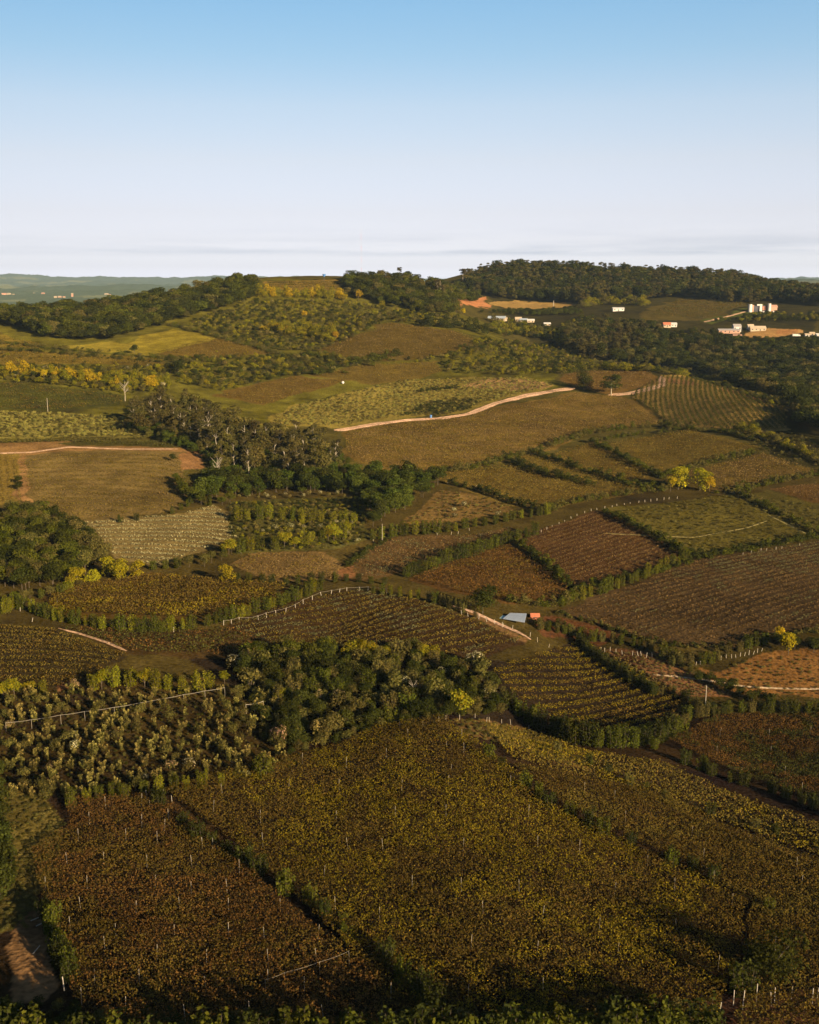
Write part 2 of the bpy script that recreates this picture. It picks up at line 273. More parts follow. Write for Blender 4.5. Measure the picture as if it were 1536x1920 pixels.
# name: outline, soil colour (some with row shade painted in), tone variation, softness
PAINT = [
 # broad grounds first
 ('left slope', [(0,600),(520,520),(700,530),(900,600),(1060,720),(1180,700),(700,800),(380,800),(0,830)], (104,99,28), .45),
 ('right valley', [(900,540),(1536,540),(1536,1010),(1400,760),(1180,700),(1000,640)], (66,62,34), .3),
 ('mid', [(0,930),(700,880),(1536,880),(1536,1340),(0,1340)], (84,72,36), .3),
 ('near', [(-200,1480),(0,1480),(850,1340),(1536,1340),(1800,1340),(1800,1900),(-200,1900)], (66,50,26), .3),
 ('scrubplot', [(-60,1290),(420,1270),(620,1320),(560,1440),(130,1490),(-60,1480)], (82,66,36), .35),
 ('dark soil', [(330,1220),(620,1200),(950,1240),(1100,1380),(830,1340),(600,1400)], (54,44,25), .2),
 # dirt and grass patches
 ('bright meadow', [(205,650),(330,615),(400,630),(330,655),(270,665)], (140,126,28), .3),
 ('meadow band', [(110,650),(210,640),(270,665),(200,662)], (142,128,36), .2),
 ('brown slope', [(290,662),(400,632),(440,640),(515,665),(380,672)], (112,92,36), .15),
 ('left strip a', [(-60,618),(60,640),(100,655),(-60,652)], (126,108,32), .3),
 ('left strip b', [(-60,655),(100,660),(300,672),(300,684),(-60,684)], (116,98,32), .3),
 ('left green', [(-60,712),(90,722),(230,742),(232,760),(110,772),(-60,766)], (84,84,28), .3),
 ('olive scrub ground', [(-60,770),(110,775),(250,783),(275,820),(-60,822)], (140,130,60), .25),
 ('smooth a', [(405,742),(540,708),(655,712),(560,742),(500,762)], (110,88,38), .1),
 ('smooth b', [(580,705),(700,680),(820,680),(835,698),(700,722),(640,712)], (112,94,40), .15),
 ('smooth c', [(600,655),(730,604),(850,618),(895,635),(835,668),(760,675),(640,672)], (106,88,38), .2),
 ('hilltop plot', [(498,540),(500,528),(650,524),(655,546)], (134,110,44), .12),
 ('yellow slope', [(480,795),(560,758),(650,735),(760,712),(980,707),(1045,722),(860,775),(720,788),(650,805)], (142,126,56), .25),
 ('pink bare top', [(860,722),(940,708),(1010,714),(1040,724),(960,733)], (172,136,92), .25),
 ('hill field', [(650,808),(720,793),(860,780),(1080,736),(1160,740),(1245,795),(1100,815),(1000,856),(820,887),(700,882),(645,845)], (122,98,46), .3),
 ('ridge top', [(1050,705),(1100,694),(1222,697),(1236,720),(1152,738),(1085,728)], (120,92,46), .15),
 ('row ridge', [(1180,745),(1240,703),(1300,708),(1470,758),(1476,806),(1410,812),(1255,796)], (178,146,80), .15),
 ('soil strip', [(1240,706),(1310,716),(1318,722),(1250,716)], (176,128,92), .2),
 ('soil strip 2', [(1350,728),(1400,736),(1470,762),(1400,748)], (176,128,88), .2),
 ('right upper field', [(1200,585),(1280,556),(1380,560),(1400,572),(1360,590),(1320,602),(1210,600)], (98,86,40), .15),
 ('right lawn', [(1310,602),(1370,590),(1400,578),(1460,583),(1370,598),(1330,610)], (92,100,40), .15),
 ('orange cut', [(858,572),(866,561),(905,556),(922,570),(900,578)], (206,136,96), .2),
 ('sand field', [(920,568),(960,562),(1075,570),(1060,576),(980,580),(965,586),(940,576)], (172,138,82), .15),
 ('sand field 2', [(1100,648),(1165,645),(1160,653),(1110,656)], (138,118,58), .15),
 ('yard', [(1400,624),(1440,616),(1500,618),(1510,626),(1450,634),(1405,634)], (196,150,96), .2),
 ('yard orange', [(1455,618),(1490,617),(1488,627),(1460,627)], (196,138,88), .1),
 ('track side', [(-60,836),(30,828),(120,828),(330,838),(380,842),(380,846),(330,846),(120,852),(-60,862)], (140,106,68), .3),
 ('green bank', [(110,831),(250,826),(400,830),(395,838),(330,839),(130,838)], (84,78,34), .15),
 ('left hill field', [(35,858),(120,846),(335,846),(352,900),(345,935),(320,955),(160,978),(70,955),(40,900)], (116,97,58), .3),
 ('bare top', [(325,850),(345,843),(385,850),(385,880),(340,880)], (146,106,72), .35),
 ('left edge rows', [(-60,850),(36,853),(42,900),(60,944),(-60,942)], (130,108,48), .15),
 ('bare side', [(30,860),(45,856),(40,885),(55,915),(68,950),(50,948),(28,900)], (152,114,76), .35),
 ('pale terraces', [(110,985),(130,978),(345,962),(400,946),(420,960),(448,1010),(380,1032),(290,1064),(215,1045),(190,1015)], (128,110,72), .15),
 ('small plot', [(430,1060),(470,1037),(600,1035),(640,1060),(640,1088),(500,1088)], (126,100,62), .2),
 ('stony', [(430,940),(680,930),(690,1010),(640,1030),(430,1040)], (88,84,42), .4),
 ('tan plot', [(830,918),(900,928),(970,945),(965,960),(880,975),(760,985),(790,955)], (124,98,56), .25),
 ('clods', [(635,1068),(720,1012),(900,1000),(970,985),(970,1000),(860,1040),(760,1070),(700,1088),(650,1090)], (98,76,48), .3),
 ('soil bend', [(632,1066),(660,1058),(670,1080),(645,1085)], (140,96,64), .2),
 ('ochre a', [(820,890),(960,870),(1210,920),(1060,950),(960,950),(840,905)], (118,98,44), .15),
 ('ochre b', [(950,858),(1000,855),(1215,912),(1195,922),(1080,902)], (116,98,42), .15),
 ('ochre c', [(1015,858),(1120,826),(1228,888),(1195,912),(1100,890)], (114,94,42), .15),
 ('ochre d', [(1140,832),(1290,806),(1420,838),(1235,886)], (116,98,42), .15),
 ('ochre e', [(1275,888),(1430,848),(1540,884),(1345,922)], (116,94,46), .15),
 ('ochre f', [(1450,920),(1600,895),(1600,960),(1536,945)], (110,82,44), .15),
 ('streaky meadow', [(1130,957),(1380,925),(1536,1008),(1400,1032),(1310,1045)], (108,98,40), .25),
 ('streaky meadow 2', [(1385,925),(1450,922),(1600,965),(1600,1010),(1540,1008)], (98,90,40), .25),
 ('brown rows', [(950,1010),(1120,960),(1150,965),(1295,1048),(1210,1082),(1080,1107)], (96,68,42), .2),
 ('brown rows 2', [(770,1088),(860,1050),(955,1022),(1070,1105),(1040,1132),(950,1130),(850,1110)], (100,72,38), .3),
 ('dark rows', [(1050,1150),(1300,1052),(1536,1015),(1700,1000),(1700,1200),(1536,1182),(1440,1190),(1380,1215),(1290,1212),(1150,1182)], (92,72,50), .2),
 ('red strip', [(1000,1160),(1050,1158),(1180,1190),(1130,1210),(1080,1200),(1020,1190)], (112,72,48), .2),
 ('pink dry plot', [(1120,1212),(1240,1225),(1300,1268),(1380,1305),(1300,1308),(1215,1285)], (150,104,72), .45),
 ('tan meadow', [(1300,1250),(1340,1262),(1430,1222),(1536,1225),(1700,1225),(1700,1330),(1536,1312),(1400,1305),(1340,1280)], (154,108,58), .2),
 ('middle rows', [(420,1172),(560,1130),(660,1104),(760,1114),(850,1145),(995,1200),(900,1235),(700,1218),(520,1218)], (72,54,34), .15),  # dark floor stands in for the shadow between the vine rows
 ('path edge', [(860,1140),(900,1150),(995,1195),(990,1203),(930,1176)], (134,100,70), .2),
 ('olive strip', [(110,1175),(300,1180),(440,1178),(540,1215),(420,1235),(240,1225)], (80,62,36), .2),
 ('left rows', [(-60,1165),(100,1180),(240,1228),(140,1288),(-60,1295)], (66,55,32), .15),  # shade between the rows put into the soil colour
 ('bare corner', [(92,1282),(130,1272),(140,1284),(100,1294)], (146,100,70), .1),
 ('gold vineyard', [(90,1100),(290,1078),(545,1098),(520,1125),(360,1168),(80,1152)], (96,74,34), .15),
 ('yellow rows', [(925,1252),(1080,1205),(1130,1215),(1295,1310),(1240,1372),(1100,1382),(960,1302)], (58,46,24), .15),  # floor darkened as painted shade between the rows
 ('left verge', [(-60,1480),(80,1490),(130,1540),(120,1600),(70,1680),(60,1730),(-60,1760)], (122,108,54), .3),
 ('earth pit', [(28,1722),(55,1700),(85,1735),(95,1790),(118,1850),(90,1875),(40,1880),(30,1800)], (164,122,86), .35),
 ('near corner', [(1320,1878),(1400,1862),(1600,1850),(1600,1960),(1320,1960)], (132,90,70), .35),
 ('knoll grass', [(835,1352),(900,1346),(1000,1372),(1080,1410),(1120,1450),(1060,1440),(960,1400),(880,1385)], (136,104,64), .25),
]
GC = np.empty(GX.shape + (3,)); GC[:] = G_BASE
blot = fbm(GX / 14, GY / 14, 4, 21); blot2 = fbm(GX / 60, GY / 60, 3, 31)
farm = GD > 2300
hazed_wood_col = lin((90, 108, 106)); patch = (fbm(GX / 260, GY / 420, 3, 41) > .34)  # far woods paled and blued, distance haze put into their colour
var = np.full(GX.shape, .25)
jx = fbm(GX / 9, GY / 9, 2, 51) * 1.6 + fbm(GX / 33, GY / 33, 3, 52) * GD * .010; jy = fbm(GX / 9, GY / 9, 2, 61) * 1.6 + fbm(GX / 33, GY / 33, 3, 62) * GD * .010
for nm, px, c, v in PAINT:
    w = wpoly(px); lo = w.min(0) - 3; hi = w.max(0) + 3
    m = (GX > lo[0]) & (GX < hi[0]) & (GY > lo[1]) & (GY < hi[1])
    idx = np.nonzero(m)
    if not len(idx[0]): print('empty paint', nm); continue
    k = inside(GX[idx] + jx[idx], GY[idx] + jy[idx], w)
    ii = (idx[0][k], idx[1][k]); GC[ii] = lin(c); var[ii] = v
GC *= (1 + (blot * 1.6 + blot2 * .9) * var)[..., None]
GC[farm] = np.where(patch[farm][:, None], lin((122, 132, 120)) , hazed_wood_col)  # far fields and woods carry painted haze in their base colour
GC = GC * .86 + GC.mean(-1, keepdims=True) * .14
GC *= 0.27 * np.array([1.04, 1.0, .74])
GC = np.clip(GC, .004, .8)

def grid_mesh(name, X, Y, Z, C, m):
    h, w = X.shape; me = bpy.data.meshes.new(name); nv = h * w
    me.vertices.add(nv); me.vertices.foreach_set('co', np.stack([X, Y, Z], -1).astype(np.float32).ravel())
    ii = np.arange(nv).reshape(h, w); q = np.stack([ii[:-1, :-1], ii[:-1, 1:], ii[1:, 1:], ii[1:, :-1]], -1).reshape(-1, 4)
    nf = len(q); me.loops.add(nf * 4); me.polygons.add(nf)
    me.loops.foreach_set('vertex_index', q.ravel().astype(np.int32)); me.polygons.foreach_set('loop_start', np.arange(nf, dtype=np.int32) * 4)
    me.polygons.foreach_set('use_smooth', np.ones(nf, bool))
    if C is not None:
        a = me.attributes.new('Col', 'FLOAT_COLOR', 'POINT'); a.data.foreach_set('color', np.concatenate([C, np.ones(C.shape[:2] + (1,))], -1).astype(np.float32).ravel())
    me.update(calc_edges=True); me.materials.append(m)
    o = bpy.data.objects.new(name, me); COL.objects.link(o); return o
MGROUND, t = mat('ground')
o = N(t, 'ShaderNodeOutputMaterial'); d = N(t, 'ShaderNodeBsdfDiffuse'); at = N(t, 'ShaderNodeAttribute', attribute_name='Col')
geo = N(t, 'ShaderNodeNewGeometry'); d.inputs['Roughness'].default_value = 1
fac = None
for scale, lo_, hi_, det in ((.9, .62, 1.38, 5), (.12, .80, 1.2, 3)):
    nz = N(t, 'ShaderNodeTexNoise'); nz.inputs['Scale'].default_value = scale; nz.inputs['Detail'].default_value = det; LK(t, geo.outputs['Position'], nz.inputs[0])
    mr = N(t, 'ShaderNodeMapRange'); LK(t, nz.outputs[0], mr.inputs[0]); mr.inputs[1].default_value = .32; mr.inputs[2].default_value = .68; mr.inputs[3].default_value = lo_; mr.inputs[4].default_value = hi_
    if fac is None: fac = mr; f1 = nz
    else:
        mm = N(t, 'ShaderNodeMath', operation='MULTIPLY'); LK(t, fac.outputs[0], mm.inputs[0]); LK(t, mr.outputs[0], mm.inputs[1]); fac = mm
vm = N(t, 'ShaderNodeVectorMath', operation='SCALE'); LK(t, at.outputs['Color'], vm.inputs[0]); LK(t, fac.outputs[0], vm.inputs['Scale']); LK(t, vm.outputs[0], d.inputs[0])
bp = N(t, 'ShaderNodeBump'); bp.inputs['Strength'].default_value = .8; bp.inputs['Distance'].default_value = .6; LK(t, f1.outputs[0], bp.inputs['Height']); LK(t, bp.outputs[0], d.inputs['Normal'])
LK(t, d.outputs[0], o.inputs[0])
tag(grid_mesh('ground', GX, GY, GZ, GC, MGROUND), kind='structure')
# ------------------------------------------------------------------ leaf sprays
def unit(v): return v / np.maximum(np.linalg.norm(v, axis=-1, keepdims=True), 1e-9)
LEAFK = .56
class Cards:
    """collects four-cornered leaf sprays and tubes; build() links them as ONE mesh"""
    def __init__(s): s.v = []; s.c = []; s.extra = []
    def add(s, C, Nn, size, col, aspect=.75):
        n = len(C)
        if n == 0: return s
        Nn = unit(Nn); t = unit(np.cross(Nn, unit(rng.normal(size=(n, 3))))); u = np.cross(Nn, t)
        size = np.broadcast_to(size, (n,))[:, None] * .5
        a = t * size; b2 = u * size * aspect
        q = np.stack([C - a * 1.1, C - b2 + Nn * size * .15, C + a, C + b2 * .9 - Nn * size * .12], 1)
        s.v.append(q.reshape(-1, 3)); s.c.append(np.repeat(np.broadcast_to(col, (n, 3)), 4, 0)); return s
    def tube(s, p, r, mi=1, sides=5):
        s.extra.append((np.array(p, float), np.broadcast_to(r, (len(p),)), mi, sides)); return s
    def mesh(s, name, mats):
        V = list(s.v); C = list(s.c); F = []; MI = []
        n = sum(len(v) for v in V); nq = n // 4
        quads = np.arange(n).reshape(-1, 4)
        F.append(quads); MI.append(np.zeros(nq, np.int32))
        for p, r, mi, sd in s.extra:
            if len(p) < 2: continue
            d = unit(np.gradient(p, axis=0)); ref = np.where(np.abs(d[:, 2:3]) > .8, [[1., 0, 0]], [[0, 0, 1.]])
            a = unit(np.cross(d, ref)); c = np.cross(d, a); k = np.linspace(0, 2 * math.pi, sd, endpoint=False)
            ring = p[:, None] + (a[:, None] * np.cos(k)[None, :, None] + c[:, None] * np.sin(k)[None, :, None]) * r[:, None, None]
            idx = n + np.arange(len(p) * sd).reshape(len(p), sd); V.append(ring.reshape(-1, 3)); C.append(np.full((len(p) * sd, 3), .2))
            nx = np.roll(idx, -1, 1); f = np.stack([idx[:-1], nx[:-1], nx[1:], idx[1:]], -1).reshape(-1, 4)
            F.append(f); MI.append(np.full(len(f), mi, np.int32)); n += len(p) * sd
        V = np.concatenate(V) if V else np.zeros((0, 3)); C = np.concatenate(C); F = np.concatenate(F); MI = np.concatenate(MI)
        me = bpy.data.meshes.new(name); me.vertices.add(len(V)); me.vertices.foreach_set('co', V.astype(np.float32).ravel())
        me.loops.add(F.size); me.polygons.add(len(F)); me.loops.foreach_set('vertex_index', F.ravel().astype(np.int32))
        me.polygons.foreach_set('loop_start', np.arange(len(F), dtype=np.int32) * 4); me.polygons.foreach_set('material_index', MI)
        a = me.attributes.new('Col', 'FLOAT_COLOR', 'POINT'); a.data.foreach_set('color', np.concatenate([C * LEAFK * np.array([1.05, 1.0, .68]), np.ones((len(C), 1))], 1).astype(np.float32).ravel())
        me.update(calc_edges=True)
        for m in mats: me.materials.append(m)
        return me
    def build(s, name, mats, parent=None, loc=None):
        o = bpy.data.objects.new(name, s.mesh(name, mats)); COL.objects.link(o)
        if parent is not None: o.parent = parent
        if loc is not None: o.location = loc
        return o
def empty(name, loc=(0, 0, 0), rz=0):
    o = bpy.data.objects.new(name, None); o.empty_display_size = .5; COL.objects.link(o); o.location = loc; o.rotation_euler = (0, 0, rz); return o

# leaf colours (reflectance of the leaves themselves)
PAL = {
 'dark':   [(.040,.047,.013), (.055,.062,.016), (.028,.034,.012)],
 'green':  [(.074,.084,.014), (.096,.102,.017), (.052,.062,.014)],
 'bright': [(.150,.155,.014), (.190,.180,.016), (.105,.115,.014)],
 'grove':  [(.080,.070,.034), (.060,.058,.026), (.105,.088,.046)],
 'gold':   [(.46,.31,.018), (.36,.27,.016), (.28,.22,.018)],
 'sun':    [(.34,.285,.018), (.27,.245,.018), (.19,.19,.018)],
 'lime':   [(.20,.185,.016), (.15,.155,.016), (.26,.20,.016)],
 'olive':  [(.105,.095,.034), (.135,.115,.045), (.075,.075,.028)],
 'pale':   [(.32,.265,.11), (.25,.205,.08), (.17,.15,.05)],
 'greyol': [(.135,.112,.052), (.100,.088,.036), (.165,.135,.066)],
 'white':  [(.55,.50,.42), (.46,.42,.34), (.16,.15,.07)],
 'pink':   [(.40,.27,.22), (.30,.20,.15), (.16,.13,.06)],
 'brown':  [(.15,.082,.036), (.12,.085,.035), (.19,.10,.045)],
}
def pick(pal, n, w=(.45, .33, .22)):
    P = np.array(PAL[pal]); c = P[rng.choice(len(P), n, p=w)]; return c * rng.uniform(.75, 1.25, (n, 1))
def crown(K, lumps, nleaf, size, pal, up=.35, fill=.55):
    """leaf sprays over the shells of several lumps (cx, cy, cz, rx, rz)"""
    L = np.array(lumps, float); w = L[:, 3] ** 2 * 1.0; w /= w.sum()
    k = rng.choice(len(L), nleaf, p=w); d = unit(rng.normal(size=(nleaf, 3)))
    d[:, 2] = np.where((d[:, 2] < -.35) & (rng.random(nleaf) < .7), -d[:, 2], d[:, 2])
    rr = rng.uniform(fill, 1.0, nleaf) ** .5
    ctr = L[k, :3]; rad = np.stack([L[k, 3], L[k, 3], L[k, 4]], 1)
    wob = 1 + .18 * np.sin(d[:, 0] * 5 + k) * np.cos(d[:, 1] * 6 + k * 2.1)
    p = ctr + d * rad * (rr * wob)[:, None]
    nrm = d + rng.normal(size=(nleaf, 3)) * .55 + np.array([0, 0, up])
    K.add(p, nrm, size * rng.uniform(.6, 1.3, nleaf), pick(pal, nleaf)); return K
def trunk_pts(h, lean=.05, k=5):
    z = np.linspace(-.4, h, k); a = rng.uniform(0, 6.28)
    return np.stack([np.sin(z * .7 + a) * lean * h * .5 * z / h, np.cos(z * .9 + a) * lean * h * .5 * z / h, z], 1)

# ---- kinds of tree: each returns (crown Cards, trunk Cards)
def k_broad(h, w, nleaf, size, pal, nl=9, low=.28):
    K = Cards(); T = Cards(); L = []
    for i in range(nl):
        a = rng.uniform(0, 6.28); r = w * .5 * math.sqrt(rng.random()) * .62; z = h * rng.uniform(low + .15, .84)
        L.append((math.cos(a) * r, math.sin(a) * r, z, w * rng.uniform(.19, .31), h * rng.uniform(.13, .2)))
    L.append((0, 0, h * .62, w * .33, h * .30))
    crown(K, L, nleaf, size, pal)
    tp = trunk_pts(h * .6); T.tube(tp, np.linspace(.035, .015, 5) * h * .55, 0)
    for q in L[:5]: T.tube([tp[2], (tp[2] + np.array(q[:3])) / 2 + [0, 0, .1 * h * .2], q[:3]], [.012 * h, .008 * h, .003 * h], 0, 4)
    return K, T
def k_upright(h, w, nleaf, size, pal):
    """pollarded hedge tree: many stems rising from a short trunk"""
    K = Cards(); T = Cards(); L = []; tp = trunk_pts(h * .3, .02, 4); T.tube(tp, [.05 * h * .6, .04 * h * .6, .035 * h * .6, .03 * h * .6], 0)
    for i in range(9):
        a = rng.uniform(0, 6.28); r = w * .42 * math.sqrt(rng.random()); top = h * rng.uniform(.78, 1.0) * (1 - .25 * r / w)
        b0 = np.array([math.cos(a) * r * .6, math.sin(a) * r * .6, h * .06]); b1 = np.array([math.cos(a) * r, math.sin(a) * r, top])
        T.tube([b0, (b0 + b1) / 2, b1], [.012 * h, .008 * h, .003 * h], 0, 4)
        for f in (.12, .38, .62, .82, .97): 
            c = b0 + (b1 - b0) * f; L.append((*c, w * .19 * (1.25 - f * .6), h * .13))
    crown(K, L, nleaf, size, pal, .15)
    return K, T
def k_eucalypt(h, w, nleaf, size, pal):
    K = Cards(); T = Cards(); L = []; tp = trunk_pts(h * .92, .06, 7); T.tube(tp, np.linspace(.016, .004, 7) * h, 0, 6)
    for i in range(15):
        a = rng.uniform(0, 6.28); f = rng.uniform(.22, .97); r = w * .5 * rng.uniform(.25, .85) * (1.1 - f * .5); z = h * f
        c = np.array([math.cos(a) * r, math.sin(a) * r, z]); b0 = np.array([0, 0, z - h * .12]) + tp[min(6, int(f * 6))] * [1, 1, 0]
        T.tube([b0, (b0 + c) / 2, c], [.006 * h, .004 * h, .002 * h], 0, 4); L.append((*c, w * rng.uniform(.15, .25), h * rng.uniform(.05, .095)))
    crown(K, L, nleaf, size, pal, .1, .2); return K, T
def k_pine(h, w, nleaf, size, pal):
    K = Cards(); T = Cards(); L = []; tp = trunk_pts(h * .85, .02, 5); T.tube(tp, np.linspace(.022, .008, 5) * h, 0, 6)
    for i in range(14):
        a = i * 2.4; f = rng.uniform(.33, .93); r = w * .36 * rng.uniform(.5, 1)
        c = np.array([math.cos(a) * r, math.sin(a) * r, h * f]); T.tube([[0, 0, h * (f - .08)], c], [.008 * h, .003 * h], 0, 4); L.append((*c, w * .22, h * .10))
    L.append((0, 0, h * .62, w * .34, h * .27)); crown(K, L, nleaf, size, pal, .4); return K, T
def k_shrub(h, w, nleaf, size, pal, tip=None):
    K = Cards(); T = Cards(); L = []
    for i in range(5):
        a = rng.uniform(0, 6.28); r = w * .3 * math.sqrt(rng.random()); z = h * rng.uniform(.42, .68)
        L.append((math.cos(a) * r, math.sin(a) * r, z, w * rng.uniform(.22, .34), h * rng.uniform(.26, .38)))
        T.tube([[0, 0, -.1], [math.cos(a) * r * .6, math.sin(a) * r * .6, z * .6]], [.03 * h, .015 * h], 0, 4)
    crown(K, L, nleaf, size, pal, .3)
    if tip:
        n = nleaf // 2; k = rng.integers(0, len(L), n); A = np.array(L)[k]; d = unit(rng.normal(size=(n, 3)) + [0, 0, .9]); d[:, 2] = np.abs(d[:, 2])
        K.add(A[:, :3] + d * np.stack([A[:, 3], A[:, 3], A[:, 4]], 1) * 1.04, d, size * .8, pick(tip, n))
    return K, T
def k_feather(h, w, nleaf, size, pal, tip):
    """ragged shrub of rising plumes with pale tips"""
    K = Cards(); T = Cards(); m = rng.integers(4, 8)
    for i in range(m):
        a = rng.uniform(0, 6.28); r = w * .5 * rng.uniform(.1, 1); top = h * rng.uniform(.6, 1.05); b1 = np.array([math.cos(a) * r, math.sin(a) * r, top]); T.tube([[0, 0, -.1], b1 * [.4, .4, .6], b1], [.05, .03, .01], 0, 4)
        L = [(*(b1 * [.5, .5, .45]), w * .17, h * .2), (*(b1 * [.85, .85, .8]), w * .15, h * .17)]; crown(K, L, nleaf // m, size, pal, .2)
        n = nleaf // m // 3; d = unit(rng.normal(size=(n, 3)) + [0, 0, .6]); K.add(b1 + d * [w * .13, w * .13, h * .13] + [0, 0, -h * .06], d, size, pick(tip, n))
    return K, T
def k_bare(h, w, *a):
    T = Cards(); K = Cards(); tp = trunk_pts(h * .8, .05, 6); T.tube(tp, np.linspace(.022, .008, 6) * h, 0, 6)
    for i in range(16):
        a = rng.uniform(0, 6.28); f = rng.uniform(.35, .8); b0 = np.array([0, 0, h * f]); c = b0 + np.array([math.cos(a) * w * .3, math.sin(a) * w * .3, h * .2])
        e = c + np.array([math.cos(a + .6) * w * .15, math.sin(a + .6) * w * .15, h * .1]); T.tube([b0, c, e], [.009 * h, .006 * h, .003 * h], 0, 4)
    return K, T

def pack(fn, bark, *a, nvar=3):
    out = []
    for i in range(nvar):
        K, T = fn(*a); out.append((K.mesh('crown', [MLEAF]) if K.v else None, T.mesh('trunk', [bark])))
    return out
# name -> variants at height 1-ish (heights in metres as built; scaled per tree)
P = {}
P['hedge_green'] = (pack(k_upright, MBARK, 5.0, 3.8, 900, .40, 'green', nvar=5), 5.0)
P['hedge_dark'] = (pack(k_upright, MBARK, 5.0, 4.2, 950, .40, 'dark', nvar=5), 5.0)
P['hedge_bright'] = (pack(k_upright, MBARK, 6.0, 4.2, 950, .42, 'bright', nvar=5), 6.0)
P['hedge_olive'] = (pack(k_upright, MBARK, 5.0, 4.0, 850, .40, 'olive', nvar=4), 5.0)
P['broad_dark'] = (pack(k_broad, MBARK, 9.0, 9.0, 1500, .62, 'dark', nvar=4), 9.0)
P['broad_green'] = (pack(k_broad, MBARK, 9.0, 8.5, 1400, .62, 'green', nvar=4), 9.0)
P['broad_olive'] = (pack(k_broad, MBARK, 8.0, 7.0, 1100, .55, 'olive', nvar=4), 8.0)
P['thicket'] = (pack(k_broad, MBARK, 6.0, 5.4, 1300, .42, 'dark', 12, .05, nvar=5), 6.0)
P['thicket_olive'] = (pack(k_broad, MBARK, 6.0, 5.0, 1200, .42, 'olive', 12, .05, nvar=4), 6.0)
PAL['lush'] = [(.066,.088,.018), (.085,.108,.02), (.045,.062,.016)]
P['dome'] = (pack(k_broad, MBARK, 9.0, 10.0, 2400, .5, 'dark', 14, .0, nvar=3), 9.0)
P['grove_low'] = (pack(k_broad, MBARK, 9.0, 7.5, 1300, .6, 'lush', 10, .05, nvar=4), 9.0)
P['broad_gold'] = (pack(k_broad, MBARK, 7.0, 5.6, 900, .5, 'gold', nvar=4), 7.0)
P['broad_lime'] = (pack(k_broad, MBARK, 7.0, 5.6, 900, .5, 'lime', nvar=4), 7.0)
P['broad_sun'] = (pack(k_broad, MBARK, 7.0, 6.4, 1300, .45, 'sun', 10, .05, nvar=5), 7.0)
P['euc'] = (pack(k_eucalypt, MPALE, 22.0, 12.0, 2000, .85, 'grove', nvar=5), 22.0)
P['euc_dark'] = (pack(k_eucalypt, MBARK, 22.0, 13.0, 2000, .85, 'olive', nvar=4), 22.0)
P['pine'] = (pack(k_pine, MPALE, 16.0, 14.0, 2600, .8, 'dark', nvar=2), 16.0)
P['shrub_pale'] = (pack(k_shrub, MBARK, 3.0, 3.0, 330, .34, 'olive', 'pale', nvar=4), 3.0)
P['feather'] = (pack(k_feather, MBARK, 3.0, 2.6, 420, .27, 'olive', 'pale', nvar=7), 3.0)
P['shrub_olive'] = (pack(k_shrub, MBARK, 3.0, 3.0, 330, .34, 'olive', nvar=4), 3.0)
P['shrub_dark'] = (pack(k_shrub, MBARK, 3.0, 3.2, 420, .34, 'dark', nvar=4), 3.0)
P['shrub_lime'] = (pack(k_shrub, MBARK, 3.0, 3.0, 330, .34, 'lime', nvar=4), 3.0)
PAL['straw'] = [(.34,.31,.11), (.27,.25,.085), (.20,.19,.06)]
P['shrub_straw'] = (pack(k_shrub, MBARK, 3.0, 3.0, 330, .34, 'straw', nvar=4), 3.0)
P['shrub_white'] = (pack(k_shrub, MBARK, 3.0, 3.0, 330, .34, 'olive', 'white', nvar=3), 3.0)
P['shrub_pink'] = (pack(k_shrub, MBARK, 3.0, 3.0, 330, .34, 'olive', 'pink', nvar=3), 3.0)
P['bare'] = (pack(k_bare, MPALE, 12.0, 7.0, nvar=3), 12.0)

_cnt = {}
def tree(px, py, kind, h, name='tree', label=None, cat='tree', group=None, xyz=None, wide=1.0):
    vs_, h0 = P[kind]
    if xyz is None:
        x, y, z = (float(q[0]) for q in ground([px], [py]))
    else: x, y, z = xyz
    s = h / h0 * random.uniform(.96, 1.04); cm_, tm = random.choice(vs_)
    r = empty(name, (x, y, z - .05), random.uniform(0, 6.28)); r.scale = (s * wide, s * wide, s); tag(r, label, cat, group)
    if cm_ is not None: o1 = bpy.data.objects.new('crown', cm_); COL.objects.link(o1); o1.parent = r
    o2 = bpy.data.objects.new('trunk', tm); COL.objects.link(o2); o2.parent = r
    return r
def bush(px, py, kind, h, name='shrub', label=None, cat='shrub', group=None, xyz=None, wide=1.0):
    """small shrub: one mesh, leaves only"""
    vs_, h0 = P[kind]
    if xyz is None: x, y, z = (float(q[0]) for q in ground([px], [py]))
    else: x, y, z = xyz
    cm_ = random.choice(vs_)[0]; o = bpy.data.objects.new(name, cm_); COL.objects.link(o); s = h / h0 * random.uniform(.85, 1.15)
    o.location = (x, y, z - .1); o.rotation_euler = (0, 0, random.uniform(0, 6.28)); o.scale = (s * wide, s * wide, s); tag(o, label, cat, group); return o
ORD = ['', 'first', 'second', 'third', 'fourth', 'fifth', 'sixth', 'seventh', 'eighth', 'ninth', 'tenth', 'eleventh', 'twelfth']
def fit(s):
    w = s.split()
    while len(w) > 15 and 'the' in w: w.remove('the')
    return ' '.join(w)
def ordn(i):
    if i < len(ORD): return ORD[i]
    return f"{i}{'th' if 10 < i % 100 < 20 else {1: 'st', 2: 'nd', 3: 'rd'}.get(i % 10, 'th')}"
def line_pts(pts, sp):
    """points every sp metres along a line drawn in the photograph and laid on the land"""
    d = dense(pts, 6); x, y, z = ground(d[:, 0], d[:, 1])
    s = np.concatenate([[0], np.cumsum(np.hypot(np.diff(x), np.diff(y)))]); n = max(2, int(s[-1] / sp) + 1)
    q = np.linspace(0, s[-1], n); return np.interp(q, s, x), np.interp(q, s, y)
